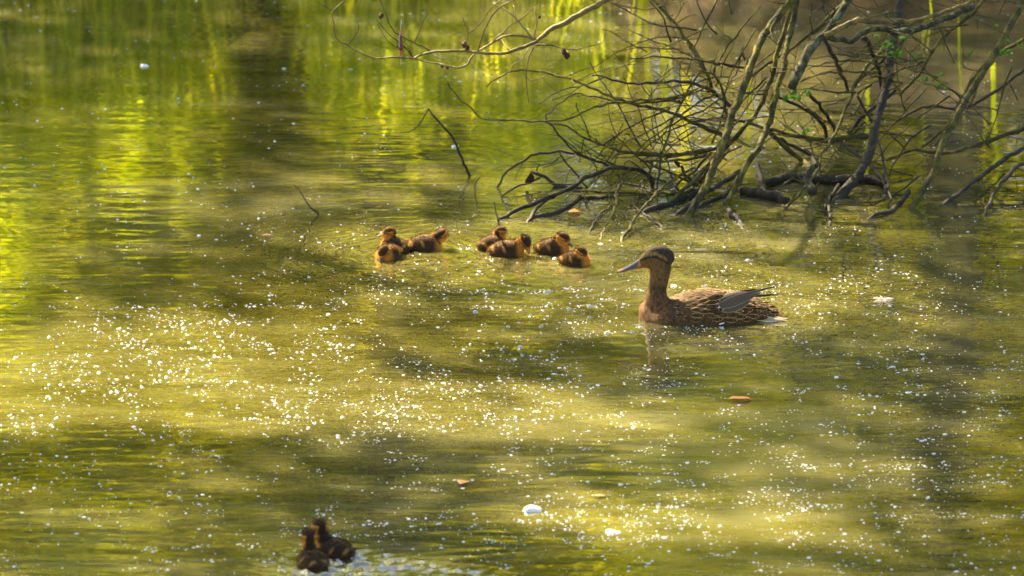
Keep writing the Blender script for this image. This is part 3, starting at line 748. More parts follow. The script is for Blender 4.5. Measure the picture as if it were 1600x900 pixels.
# ------------------------------------------------------------------ overhanging alder bough at the top
BY = 16.8
bough = empty('alder_bough', at(835, 66, BY)); tag(bough, 'thin golden brown alder bough with side twigs overhanging the water at top centre', 'bough')
BO = bough.location
main = trace([(1010,-52),(960,-10),(940,4),(905,23),(880,38),(865,44),(850,55),(838,65),(820,73),(800,80),(785,84),(760,83),(736,81),(703,80),(674,81),(654,88),(643,91),(614,90),(586,91),(560,80),(542,70),(526,60),(521,37),(519,18)], 17.0, 16.6, 6.0, 1.0)
q = [at(1300, -260, 20.6), at(1150, -150, 18.6)]
main = [(q[0].x, q[0].y, q[0].z, 0.02), (q[1].x, q[1].y, q[1].z, 0.016)] + main
for i in range(len(main)):                        # thick at the right, thin soon after the fork
    if i > 8: main[i] = (*main[i][:3], px_r(3.2 - 2.3 * (i - 9) / (len(main) - 10), BY))
tube_obj('limb', rel(main, BO), M['bark_gold'], bough, 8, 0.02, 0.10, 0.0012, 1)
TW = [([(835,62),(830,60),(810,56),(786,58),(760,72),(740,86),(731,99),(719,106),(703,104),(679,99),(651,93),(641,81),(635,67)],2.2,1.0),
 ([(672,80),(662,73),(646,67),(623,54),(612,46),(604,24),(593,-2)],1.4,0.9),
 ([(643,88),(635,76),(619,63),(604,50),(588,31)],1.2,0.7), ([(630,74),(617,73),(604,62),(589,37)],0.9,0.6),
 ([(544,70),(560,47),(557,32)],1.1,0.7), ([(519,18),(536,2)],1.0,0.7), ([(519,18),(500,6)],1.0,0.6),
 ([(648,66),(659,39),(669,20)],1.0,0.6), ([(727,79),(732,52),(723,28)],1.0,0.8), ([(733,52),(749,39),(765,15),(790,-5)],1.0,0.9),
 ([(745,84),(760,40),(776,16),(800,2)],1.4,1.2), ([(768,68),(786,50),(800,38),(808,34),(834,12)],1.4,0.9), ([(802,8),(808,34)],0.9,0.8),
 ([(838,62),(835,56),(839,34),(835,10)],1.6,0.9), ([(832,60),(820,46),(804,26),(786,14),(770,4)],1.7,1.0),
 ([(826,76),(816,92),(800,104),(798,114)],1.1,0.8), ([(834,74),(824,100),(822,124),(824,140),(826,160)],1.3,0.8),
 ([(836,70),(860,71),(880,76),(900,78),(920,72),(940,68),(946,52)],1.6,0.7), ([(796,80),(786,66),(780,52)],1.0,0.7),
 ([(672,82),(690,92),(705,86)],0.8,0.6), ([(960,5),(985,12),(1015,15),(1040,5)],1.1,1.0), ([(1012,14),(1035,8),(1070,0)],1.1,0.9)]
for j, (pts, a, b) in enumerate(TW):
    y0 = BY + 0.1 * (pts[0][0] - 750) / 250
    tube_obj('twig', rel(trace(pts, y0, y0 + rgT.uniform(-.12, .12), a * 1.05, b * 1.05), BO), M['bark_gold' if pts[0][0] > 700 else 'bark_moss'], bough, 6, 0.02, 0.1, 0.001, 60 + j)
def cone(pos, s):
    V, F = [], []
    rg = random.Random(int(pos.x * 1e5))
    for i in range(7):
        t = i / 6; r = s * 0.42 * math.sin(math.pi * (0.12 + 0.80 * t)) * (1.18 if i % 2 else 0.9)
        for k in range(9): V.append((r * math.cos(k * .698 + i * .35), r * math.sin(k * .698 + i * .35), -t * s))
    for i in range(6):
        for k in range(9): F.append((i * 9 + k, i * 9 + (k + 1) % 9, i * 9 + 9 + (k + 1) % 9, i * 9 + 9 + k))
    F.append(tuple(range(9))); F.append(tuple(54 + k for k in range(8, -1, -1)))
    me = bpy.data.meshes.new('alder_cone'); me.from_pydata(V, [], F)
    o = link('alder_cone', me, M['cone'], bough, smooth=False); o.location = pos - BO
    o.rotation_euler = (rg.uniform(-.4, .4), rg.uniform(-.4, .4), 0)
for px, py, s in [(879, 76, 0.021), (886, 81, 0.024), (727, 64, 0.022), (730, 70, 0.018), (597, 20, 0.02), (691, 100, 0.014), (698, 102, 0.014), (843, 24, 0.012)]:
    cone(at(px, py, BY + 0.1 * (px - 750) / 250), s)

# fishing float caught on the bough
fl_top = at(626, 46, 16.72)
fl = empty('fishing_float', fl_top); tag(fl, 'slim red fishing float hanging from the overhanging bough at top left', 'fishing float')
def lathe(name, prof, mat, parent, sides=12):
    V, F = [], []
    for z, r in prof:
        for k in range(sides): V.append((r * math.cos(6.2832 * k / sides), r * math.sin(6.2832 * k / sides), z))
    for i in range(len(prof) - 1):
        for k in range(sides): F.append((i * sides + k, i * sides + (k + 1) % sides, (i + 1) * sides + (k + 1) % sides, (i + 1) * sides + k))
    F.append(tuple(range(sides))); F.append(tuple((len(prof) - 1) * sides + k for k in range(sides)))
    me = bpy.data.meshes.new(name); me.from_pydata(V, [], F)
    bm = bmesh.new(); bm.from_mesh(me); bmesh.ops.recalc_face_normals(bm, faces=bm.faces); bm.to_mesh(me); bm.free()
    return link(name, me, mat, parent)
lathe('tip', [(0, 0.0012), (-0.012, 0.0026), (-0.020, 0.0050)], M['float_red'], fl)
lathe('body', [(-0.020, 0.0050), (-0.030, 0.0060), (-0.058, 0.0060), (-0.066, 0.0052)], M['float_dark'], fl)
lathe('stem', [(-0.066, 0.0052), (-0.075, 0.0042), (-0.084, 0.0012)], M['float_red'], fl)
tube_obj('line', [(0.002, 0, 0.03, 0.0006), (0.0, 0, 0.0, 0.0006), (-0.005, -0.006, -0.04, 0.0006), (0, 0, -0.084, 0.0006), (0.0, 0.0, -0.115, 0.0006)], M['line'], fl, 4, 0.02, 0)

# ------------------------------------------------------------------ sticks standing in the water
def stick(paths, label, mat='bark_dark'):
    base = water_at(*paths[0][0][0])
    e = empty('stick', base); tag(e, label, 'stick')
    for j, (pts, r0, r1) in enumerate(paths):
        Y = base.y - 0.02 * j
        pth = trace(pts, base.y, base.y - 0.12, r0, r1, 0) if j == 0 else trace(pts, base.y - 0.12, base.y - 0.16, r0, r1)
        tube_obj('stalk' if j == 0 else 'twig', rel(pth, base), M[mat], e, 7, 0.015, 0.12, 0.0008, int(base.x * 100) + j)
stick([([(733,275),(720,245),(707,215),(685,190),(669,170)],2.8,1.6), ([(669,172),(655,195),(640,206),(626,207)],1.2,0.8)], 'bent dark stick rising from the open water left of the shrub')
stick([([(496,335),(480,318),(468,298),(460,290)],1.5,0.8), ([(468,298),(467,291)],0.8,0.5)], 'small thin stick poking out of the water at left, far from the shrub')
stick([([(779,352),(776,335),(772,316)],1.7,1.0)], 'short upright twig standing in the water just behind the ducklings')
stick([([(742,293),(744,284),(750,277)],1.3,0.9)], 'tiny curved twig tip beside the bent dark stick')

# ------------------------------------------------------------------ floating things
def float_leaf(px, py, lpx, rot, mat, label, group=None, aspect=0.6):
    p = water_at(px, py, 0.006)
    o = leaf_part('floating_leaf', (0, 0, 0), lpx / 535, (math.cos(rot), math.sin(rot), 0.0), (0, 0, 1), M[mat], None, aspect)
    o.location = p - Vector((math.cos(rot), math.sin(rot), 0)) * (lpx / 535 * 0.5) + Vector((0, 0, -0.001))
    o.scale = (1, 1, 0.5)
    tag(o, label, 'leaf', group or 'dead leaves floating on the pond')
float_leaf(1157, 622, 36, 0.1, 'leaf_orange', 'orange dead leaf floating below the brown hen')
float_leaf(898, 330, 22, 0.2, 'leaf_orange', 'orange leaf floating under the tips of the shrub branches', aspect=0.9)
float_leaf(418, 367, 22, -0.1, 'leaf_brown', 'dark brown leaf floating alone at left above the glittering water', aspect=0.5)
float_leaf(724, 752, 24, 1.2, 'leaf_tan', 'tan dead leaf floating at lower centre, left of the largest foam blob', aspect=0.9)
float_leaf(937, 773, 17, 0.1, 'leaf_tan', 'small tan leaf floating above the flat white foam clump')

def dome_template(seg=7, rings=3):
    V = [(0, 0, 1)]
    for i in range(1, rings + 1):
        a = math.pi / 2 * i / rings * 1.12
        for k in range(seg): V.append((math.sin(a) * math.cos(6.2832 * k / seg), math.sin(a) * math.sin(6.2832 * k / seg), math.cos(a)))
    F = [(0, 1 + k, 1 + (k + 1) % seg) for k in range(seg)]
    for i in range(rings - 1):
        for k in range(seg):
            a, b = 1 + i * seg + k, 1 + i * seg + (k + 1) % seg
            F += [(a, a + seg, b + seg), (a, b + seg, b)]
    return np.array(V), np.array(F)
# fluff and foam specks strewn over the surface
rn = np.random.default_rng(123)
n0 = 46000
px = rn.uniform(-30, 1630, n0); py = rn.uniform(-20, 915, n0)
WW = [water_at(a, b) for a, b in zip(px, py)]
dens = 0.16 + 0.20 * np.clip((py - 300) / 350, 0, 1) + 0.55 * lit_amount(np.array([w.x for w in WW]), np.array([w.y for w in WW])) * np.clip((py - 250) / 250, 0.2, 1)  # real fluff, but packed denser in the sun patches to stand for glitter
dens += 0.35 * np.exp(-((px - 1230) / 320) ** 2 - ((py - 470) / 60) ** 2) + 0.25 * np.exp(-((py - 600) / 90) ** 2) + 0.25 * np.exp(-((px - 1150) / 350) ** 2 - ((py - 800) / 80) ** 2)
cl = np.sin(px * 0.021 + 2 * np.sin(py * 0.017)) * np.sin(py * 0.043 + 1.7 * np.sin(px * 0.013)) + 0.6 * np.sin(px * 0.06 + py * 0.03) * np.sin(py * 0.11)
keep = rn.uniform(size=n0) < dens * np.clip(0.42 + 0.62 * cl, 0.05, 1.1)
px, py = px[keep], py[keep]
rad = np.clip(np.exp(rn.normal(math.log(0.0011), 0.5, len(px))), 0.0006, 0.0034)
cx, cy, cr = [], [], []                               # little rafts of bubbles
for _ in range(170):
    a, b = rn.uniform(200, 1500), rn.uniform(420, 890)
    for _ in range(rn.integers(3, 9)):
        cx.append(a + rn.normal() * 9); cy.append(b + rn.normal() * 2.2); cr.append(rn.uniform(0.0009, 0.0022))
for _ in range(26):                                   # wind-drawn drift lines
    a, b, ln_, am = rn.uniform(150, 1350), rn.uniform(430, 880), rn.uniform(120, 420), rn.uniform(-10, 10)
    for t in rn.uniform(0, 1, int(ln_ / 6)):
        cx.append(a + t * ln_); cy.append(b + am * math.sin(t * 3) + rn.normal() * 2.0); cr.append(min(0.003, math.exp(rn.normal(math.log(0.0012), 0.4))))
px, py, rad = np.concatenate([px, cx]), np.concatenate([py, cy]), np.concatenate([rad, cr])
W = np.array([water_at(a, b) for a, b in zip(px, py)])
ok = np.ones(len(W), bool)
ok &= ~((np.abs(W[:, 0] - HEN.x) < 0.25) & (np.abs(W[:, 1] - HEN.y) < 0.10))
for d in DUCKLINGS:
    p = water_at(*d['px']); ok &= np.hypot(W[:, 0] - p.x, W[:, 1] - p.y) > 0.055
W, rad = W[ok], rad[ok]
W[:, 2] = water_height(W[:, 0], W[:, 1])
DV, DF = dome_template()
n = len(W)
sc = np.stack([rad * rn.uniform(0.8, 2.3, n), rad * rn.uniform(0.8, 1.5, n), rad * rn.uniform(0.55, 1.05, n)], 1)
V = (DV[None] * sc[:, None, :] + rn.normal(size=(n, len(DV), 3)) * (rad * 0.10)[:, None, None] + W[:, None, :]).reshape(-1, 3)
F = (DF[None] + (np.arange(n) * len(DV))[:, None, None]).reshape(-1, 3)
tag(link('fluff_specks', np_mesh('fluff_specks', V, F), M['fluff']), 'white fluff and foam specks scattered over the pond surface', 'fluff', kind='stuff')

def foam(px, py, wpx, hpx, label, mat='fluff', seed=0, name='foam_clump', cat='foam', group='foam clumps on the pond'):
    rg = np.random.default_rng(seed); p = water_at(px, py)
    s = 535; V, F = [], []; DV2, DF2 = dome_template(9, 4)
    for i in range(9):
        a = rg.uniform(0, 6.28); q = math.sqrt(rg.uniform())
        cxx, cyy = q * math.cos(a) * wpx / s * 0.3, q * math.sin(a) * wpx / s * 0.22
        r = rg.uniform(0.22, 0.40) * min(wpx, hpx * 1.2) / s
        F.append(DF2 + sum(len(v) for v in V)); V.append(DV2 * np.array([r * 1.15, r * 1.1, r * rg.uniform(0.9, 1.3) * hpx / min(wpx, hpx * 1.2) * 0.8]) + np.array([cxx, cyy, 0]))
    o = link(name, np_mesh(name, np.concatenate(V), np.concatenate(F)), M[mat]); o.location = p
    tag(o, label, cat, group)
foam(832, 797, 22, 20, 'largest bright white foam blob at lower centre of the pond', seed=1)
foam(958, 832, 30, 9, 'flat bright white foam clump at lower centre, right of the largest foam blob', seed=2)
foam(226, 104, 14, 12, 'round white fluff ball floating at upper left', seed=3)
foam(711, 229, 11, 10, 'white fluff caught against the bent dark stick', seed=7)
foam(1053, 447, 18, 6, 'white glint of foam just behind the neck of the hen', seed=8)
# pale downy feather
pf = water_at(1380, 470); dn = empty('down_feather', pf); tag(dn, 'pale pink downy feather floating at the right edge beyond the hen', 'feather')
rg = random.Random(4)
for j in range(46):
    a = rg.uniform(0, 6.28); L = rg.uniform(0.012, 0.030)
    d = Vector((math.cos(a) * 1.2, math.sin(a) * 0.8, rg.uniform(0.1, 0.7)))
    tube_obj('barb', [(0, 0, 0.003, 0.0016), (*(d * L * 0.5), 0.0019), (*(d * L - Vector((0, 0, L * 0.25))), 0.0006)], M['down_feather'], dn, 4, 0.02, 0)

# clear bluish bubbles left of the hen
BV, BF = dome_template(16, 7)
bub = np_mesh('bubble', BV, BF)
B_LAB = 'small clear bluish bubble floating in the open water left of the hen'
for j, (px, py, r) in enumerate([(855,456,10),(743,488,7),(889,483,6),(921,479,8),(921,496,5),(948,521,7),(794,511,5),(845,511,5),(813,527,4),(813,542,6),(816,556,5),(845,549,4),(863,555,4),(900,526,4),(829,492,4),(988,518,5),(735,467,4),(787,516,4)]):
    o = link('bubble', bub, M['bubble']); o.location = water_at(px, py, -0.0005); rr = r / 535 * 0.62
    o.scale = (rr, rr, rr * 0.8)
    if j == 0:
        o.scale = (rr * 1.1, rr, rr * 0.5); tag(o, 'largest clear bubble, in the open water between ducklings and hen', 'bubble', 'bubbles left of the hen')
    else: tag(o, B_LAB, 'bubble', 'bubbles left of the hen')

# ------------------------------------------------------------------ ducks
def loft_arrays(secs, L=None, sides=20):
    """secs: (center, half width, half height); section plane across the path, width along L"""
    L = Vector(L or (0, 1, 0)); V, F = [], []; n = len(secs)
    C = [Vector(s[0]) for s in secs]
    for i, (c, hw, hh) in enumerate(secs):
        t = (C[min(i + 1, n - 1)] - C[max(i - 1, 0)]).normalized()
        l = (L - t * L.dot(t)).normalized(); u = t.cross(l)
        if u.z < -0.2 or (abs(u.z) <= 0.2 and u.x < 0): u = -u
        for k in range(sides):
            th = 2 * math.pi * k / sides
            V.append(C[i] + l * (math.cos(th) * hw) + u * (math.sin(th) * hh))
    for i in range(n - 1):
        for k in range(sides):
            k2 = (k + 1) % sides
            F.append((i * sides + k, i * sides + k2, (i + 1) * sides + k2, (i + 1) * sides + k))
    F.append(tuple(range(sides))); F.append(tuple((n - 1) * sides + k for k in range(sides)))
    return V, F
def interp_secs(secs, m):
    P = np.array([[*s[0], s[1], s[2]] for s in secs], float)
    S = smooth_path(P, 1e9) if m == 0 else None
    out = []
    Q = np.vstack([2 * P[0] - P[1], P, 2 * P[-1] - P[-2]])
    for i in range(1, len(Q) - 2):
        for t in np.arange(m) / m:
            p0, p1, p2, p3 = Q[i - 1:i + 3]
            out.append(0.5 * ((2 * p1) + (-p0 + p2) * t + (2 * p0 - 5 * p1 + 4 * p2 - p3) * t ** 2 + (-p0 + 3 * p1 - 3 * p2 + p3) * t ** 3))
    out.append(P[-1])
    return [((s[0], s[1], s[2]), max(s[3], 0.001), max(s[4], 0.001)) for s in out]
def fuse(name, lofts, voxel, iters=8):
    """union of closed lofts -> one continuous smooth skin"""
    V, F = [], []
    for v, f in lofts:
        o = len(V); V += [tuple(x) for x in v]; F += [tuple(i + o for i in q) for q in f]
    me = bpy.data.meshes.new(name); me.from_pydata(V, [], F)
    bm = bmesh.new(); bm.from_mesh(me); bmesh.ops.recalc_face_normals(bm, faces=bm.faces); bm.to_mesh(me); bm.free()
    o = bpy.data.objects.new('tmp', me); COL.objects.link(o)
    md = o.modifiers.new('r', 'REMESH'); md.mode = 'VOXEL'; md.voxel_size = voxel
    ms = o.modifiers.new('s', 'SMOOTH'); ms.factor = 0.5; ms.iterations = iters
    dg = bpy.context.evaluated_depsgraph_get()
    res = bpy.data.meshes.new_from_object(o.evaluated_get(dg)); res.name = name
    bpy.data.objects.remove(o); bpy.data.meshes.remove(me)
    return res
def mesh_np(me):
    v = np.empty(len(me.vertices) * 3, np.float32); me.vertices.foreach_get('co', v)
    n = np.empty(len(me.vertices) * 3, np.float32); me.vertices.foreach_get('normal', n)
    return v.reshape(-1, 3), n.reshape(-1, 3)
def sst(a, b, x): t = np.clip((x - a) / (b - a), 0, 1); return t * t * (3 - 2 * t)
def mixc(c, d, f): return c * (1 - f[:, None]) + np.array(d)[None] * f[:, None]
def sphere_mesh(name, r, seg=14):
    bm = bmesh.new(); bmesh.ops.create_uvsphere(bm, u_segments=seg, v_segments=seg // 2 + 1, radius=r)
    me = bpy.data.meshes.new(name); bm.to_mesh(me); bm.free(); return me
def fuzz_obj(me, cols, parent, count, length, backdir, seed, zmin=0.0):
    rg = np.random.default_rng(seed)
    v, nr = mesh_np(me)
    idx = rg.choice(len(v), count * 2)
    idx = idx[v[idx, 2] > zmin][:count]
    p = v[idx] + rg.normal(size=(len(idx), 3)) * 0.0006; nn = nr[idx]
    d = nn * rg.uniform(0.5, 1.0, len(idx))[:, None] + np.array(backdir)[None] * 0.55 + rg.normal(size=(len(idx), 3)) * 0.28
    d /= np.linalg.norm(d, axis=1)[:, None]
    L = length * rg.uniform(0.5, 1.25, len(idx))[:, None]
    w = np.cross(d, rg.normal(size=(len(idx), 3))); w /= np.linalg.norm(w, axis=1)[:, None]; w *= 0.00042
    V = np.stack([p - nn * 0.0005 - w, p - nn * 0.0005 + w, p + d * L], 1).reshape(-1, 3)
    F = np.arange(len(V)).reshape(-1, 3)
    m = np_mesh('down', V, F)
    c = np.repeat(cols[idx], 3, 0); c[2::3] = np.clip(c[2::3] * 1.25 + np.array([0.030, 0.012, 0.002]), 0, 1)  # tips tinted lighter and more orange to paint in a sunlit rim
    set_col(m, c * rg.uniform(0.75, 1.25, len(idx)).repeat(3)[:, None])
    o = link('down', m, M['fuzz'], parent, smooth=False); o['kind'] = 'stuff'
    return o

DK, BR, YE, PALE = (0.022, 0.011, 0.004), (0.050, 0.023, 0.007), (0.46, 0.19, 0.022), (0.44, 0.27, 0.06)
eye_small = sphere_mesh('eye', 0.0026)
def duckling(d, k):
    p = water_at(*d['px'])
    e = empty('duckling', p, R(d['yaw'])); e.scale = (d['s'],) * 3
    tag(e, d['label'], 'duckling', 'ducklings of the brood')
    body = interp_secs([((-.056, 0, .016), .004, .003), ((-.047, 0, .013), .017, .012), ((-.030, 0, .010), .030, .025), ((-.006, 0, .008), .037, .032), ((.017, 0, .008), .035, .031), ((.033, 0, .008), .025, .024), ((.043, 0, .009), .010, .012)], 4)
    hx, hy, hz = d['head']; H = Vector((hx, hy, hz))
    yr = R(d['hyaw'] - d['yaw']); pr = R(d['hp'])
    fw = Vector((math.cos(yr) * math.cos(pr), math.sin(yr) * math.cos(pr), math.sin(pr)))
    sd = Vector((-math.sin(yr), math.cos(yr), 0)); up = fw.cross(sd)
    neck = interp_secs([((.012, 0, .012), .020, .020), (((.020 + hx) / 2, hy * .5, (.024 + hz) / 2), .0155, .0165), (tuple(H - fw * .002), .0145, .0145)], 5)
    hd = [(-.0205, .006, .006, -.001), (-.015, .0135, .0135, 0), (-.005, .0178, .0185, .0008), (.004, .0178, .0178, .0006), (.012, .0135, .013, -.0015), (.018, .0085, .0075, -.0035), (.0205, .005, .004, -.0045)]
    head = interp_secs([(tuple(H + fw * a + up * c), b, h) for a, b, h, c in hd], 3)
    me = fuse('body', [loft_arrays(body), loft_arrays(neck), loft_arrays(head, tuple(sd))], 0.0021, 9)
    v, nr = mesh_np(me)
    x, y, z = v.T
    # body colours
    c = np.tile(np.array(DK), (len(v), 1))
    c = mixc(c, BR, 0.7 * sst(.030, .008, z) )
    c = mixc(c, YE, 0.85 * sst(.018, .036, x) * sst(.040, .018, z))
    for (sx, sz, rr) in [(-.010, .020, .0065), (-.042, .019, .0065)]:
        c = mixc(c, PALE, 0.40 * sst(1.0, 0.35, np.hypot((x - sx + .35 * (z - sz)) / rr, (z - sz) / (rr * 1.8))) * (np.abs(y) > .008))
    # neck and head in the head's own frame
    q = v - np.array(H); a, b, g = q @ np.array(fw), q @ np.array(sd), q @ np.array(up)
    rr = np.sqrt(a * a + b * b + g * g)
    inneck = sst(.034, .022, rr) * (z > .012)
    fwn = Vector((math.cos(yr * .5), math.sin(yr * .5), 0)); front = (v - np.array([hx * .7, hy, 0])) @ np.array(fwn)
    nc = mixc(np.tile(np.array(YE), (len(v), 1)), DK, sst(.004, -.006, front))
    nc = mixc(nc, DK, sst(.0085, .0035, np.abs(b)) * sst(.0, -.008, a))           # dark nape stripe
    hc = np.tile(np.array(YE), (len(v), 1))
    crown = sst(.0035, .0075, g + a * 0.10)
    hc = mixc(hc, DK, np.maximum(crown, sst(-.004, -.012, a) * sst(.0115, .0085, np.abs(b))))
    hc = mixc(hc, DK, 0.85 * sst(.0022, .001, np.abs(g - 0.0005 - 0.05 * a)) * (a < .018) * (np.abs(b) > .004))
    hc = mixc(hc, DK, 0.5 * sst(.003, .001, np.abs(g + .006)) * (a < .004) * (np.abs(b) > .006))
    c = c * (1 - inneck[:, None]) + nc * inneck[:, None]
    ih = sst(.0245, .0205, rr)
    c = c * (1 - ih[:, None]) + hc * ih[:, None]
    set_col(me, c)
    link('body', me, M['down'], e)
    fuzz_obj(me, c, e, 5200, 0.0052, (-0.9, 0, 0.1), 300 + k, 0.001)
    # bill
    bs = interp_secs([(tuple(H + fw * .015 + up * -.0035), .0060, .0052), (tuple(H + fw * .022 + up * -.0052), .0062, .0040), (tuple(H + fw * .030 + up * -.0066), .0068, .0026), (tuple(H + fw * .0345 + up * -.0076), .0040, .0014)], 3)
    bv, bf = loft_arrays(bs, tuple(sd), 14)
    bm = bpy.data.meshes.new('bill'); bm.from_pydata([tuple(t) for t in bv], [], bf)
    bvn, _ = mesh_np(bm); aa = (bvn - np.array(H)) @ np.array(fw); gg = (bvn - np.array(H)) @ np.array(up)
    bc = np.tile(np.array((0.42, 0.10, 0.03) if d.get('red') else (0.07, 0.05, 0.035)), (len(bvn), 1))
    bc = mixc(bc, (0.38, 0.11, 0.03) if not d.get('red') else (0.55, 0.10, 0.03), 0.7 * sst(-.0055, -.008, gg + .18 * (aa - .02)))
    set_col(bm, bc)
    link('bill', bm, M['bill_col'], e)
    for s in (-1, 1):
        eo = link('eye', eye_small, M['eye'], e); eo.location = H + fw * .0095 + sd * (s * .0138) + up * .0022
for k, d in enumerate(DUCKLINGS): duckling(d, k)

# the brown hen
def feather_mesh(name, L, Wd, pts=(0.25, 0.75, 1.0, 0.95, 0.6, 0.06), camber=0.18, curl=0.06):
    V, F, UV = [], [], []
    n = len(pts)
    for i, pr in enumerate(pts):
        t = i / (n - 1)
        for j in range(5):
            s = (j - 2) / 2
            V.append((L * t, s * pr * Wd / 2, Wd * camber * (1 - s * s) * pr - curl * L * t * t)); UV.append((t, (s + 1) / 2))
    for i in range(n - 1):
        for j in range(4): F.append((i * 5 + j, i * 5 + j + 1, i * 5 + j + 6, i * 5 + j + 5))
    me = bpy.data.meshes.new(name); me.from_pydata(V, [], F)
    uv = me.uv_layers.new(name='UVMap')
    for l in me.loops: uv.data[l.index].uv = UV[l.vertex_index]
    return me
def place(o, pos, d, nrm):
    d = Vector(d).normalized(); nrm = Vector(nrm); nrm = (nrm - d * nrm.dot(d)).normalized(); w = nrm.cross(d)
    m = Matrix((d, w, nrm)).transposed().to_4x4(); m.translation = Vector(pos); o.matrix_local = m

hen = empty('mallard_hen', HEN); tag(hen, 'large brown mottled hen duck swimming left, watching over the ducklings', 'duck')
HB = interp_secs([((-.208, 0, .004), .016, .016), ((-.194, 0, .004), .050, .044), ((-.165, 0, -.008), .078, .052), ((-.115, 0, -.005), .092, .060), ((-.045, 0, .003), .098, .074), ((.035, 0, .002), .094, .072), ((.095, 0, .0), .076, .058), ((.138, 0, -.001), .053, .038), ((.172, 0, .0), .036, .018), ((.196, 0, .002), .022, .006)], 4)
HN = interp_secs([((-.128, 0, .008), .058, .056), ((-.155, 0, .040), .047, .042), ((-.1565, 0, .075), .030, .028), ((-.1525, 0, .106), .0285, .0290), ((-.148, 0, .135), .0275, .0310), ((-.146, 0, .160), .0255, .030)], 4)
HH = interp_secs([((-.209, 0, .158), .009, .010), ((-.200, 0, .162), .0145, .0165), ((-.188, 0, .168), .0195, .0245), ((-.170, 0, .1745), .0245, .034), ((-.150, 0, .176), .0265, .0385), ((-.132, 0, .171), .0240, .035), ((-.121, 0, .163), .0165, .024), ((-.116, 0, .158), .007, .012)], 4)
hm = fuse('body', [loft_arrays(HB), loft_arrays(HN), loft_arrays(HH)], 0.0030, 22)
v, nr = mesh_np(hm); x, y, z = v.T
c = np.tile(np.array((0.085, 0.048, 0.018)), (len(v), 1))
rgp = np.random.default_rng(8)
spots = np.zeros(len(v))
for _ in range(1100):                                  # dark breast and neck flecks
    s = v[rgp.integers(len(v))]
    if s[0] > -0.10 or s[2] > 0.10: continue
    dx = (v - s) / np.array([0.0035, 0.005, 0.0065]); spots = np.maximum(spots, np.exp(-(dx * dx).sum(1)))
c = mixc(c, (0.155, 0.082, 0.030), sst(-.11, -.16, x) * sst(.10, .04, z))
c = mixc(c, (0.125, 0.078, 0.028), sst(.045, .09, z) * (x < -.10))
c = mixc(c, (0.03, 0.017, 0.009), 0.8 * spots)
hd = sst(.118, .140, z) * (x < -.10)
hc = np.tile(np.array((0.125, 0.082, 0.026)), (len(v), 1))
hc = mixc(hc, (0.19, 0.098, 0.030), sst(-.160, -.185, x) * sst(.168, .150, z))     # warm chin
line = .1855 - 0.45 * np.clip(-.178 - x, 0, .05) - 1.6 * (np.clip(x + .160, 0, .05)) ** 1.3
hc = mixc(hc, (0.205, 0.150, 0.050), 0.75 * sst(.0055, .002, np.abs(z - line - .0085)) * (x > -.186) * (x < -.126))
hc = mixc(hc, (0.022, 0.015, 0.009), 0.95 * sst(.0042, .0022, np.abs(z - line)) * (x < -.126))
hc = mixc(hc, (0.042, 0.028, 0.016), sst(.0125, .0165, z - line) )
hc = mixc(hc, (0.042, 0.028, 0.016), 0.7 * sst(-.135, -.122, x))
c = c * (1 - hd[:, None]) + hc * hd[:, None]
c = c * np.array([0.84, 0.72, 0.52])
set_col(hm, c)
link('body', hm, M['plumage'], hen)
fuzz_obj(hm, c * 1.0, hen, 9000, 0.0034, (0.35, 0, -0.8), 500, 0.002)
hen.children[-1].name = 'down'
# bill: flat, spatulate
BS = [(-.194, .1630, .0100, .0130), (-.204, .1600, .0100, .0120), (-.214, .1560, .0098, .0098), (-.228, .1505, .0102, .0072), (-.244, .1445, .0112, .0050), (-.258, .1395, .0118, .0038), (-.268, .1365, .0105, .0030), (-.274, .1348, .0055, .0020)]
bs = interp_secs([((a, 0, b), w * 1.1, h * 1.22) for a, b, w, h in BS], 3)
bv, bf = loft_arrays(bs, (0, 1, 0), 18)
bm_ = bpy.data.meshes.new('bill'); bm_.from_pydata([tuple(t) for t in bv], [], bf)
bn, _ = mesh_np(bm_)
top = np.interp(-bn[:, 0], [.194, .214, .244, .274], [.163, .156, .1445, .1348])
bc = np.tile(np.array((0.050, 0.056, 0.066)), (len(bn), 1))
bc = mixc(bc, (0.48, 0.17, 0.02), sst(-.2175, -.2095, bn[:, 0] - 0.5 * np.clip(bn[:, 2] - top, 0, 1)))
bc = mixc(bc, (0.20, 0.09, 0.038), 0.9 * np.maximum(sst(-.0008, -.0030, bn[:, 2] - top), sst(-.250, -.262, bn[:, 0])))
bc = mixc(bc, (0.03, 0.02, 0.015), sst(-.2695, -.2725, bn[:, 0]))
set_col(bm_, bc)
bl = link('bill', bm_, M['bill_col'], hen)
nos = sphere_mesh('nostril', 0.0022)
for s in (-1, 1):
    o = link('nostril', nos, M['eye'], bl); o.location = (-.2215, s * .0062, .1578); o.scale = (1.6, 0.6, 0.8)
em = sphere_mesh('eye', 0.0042)
for s in (-1, 1):
    o = link('eye', em, M['eye'], hen); o.location = (-.1735, s * .0222, .1875)
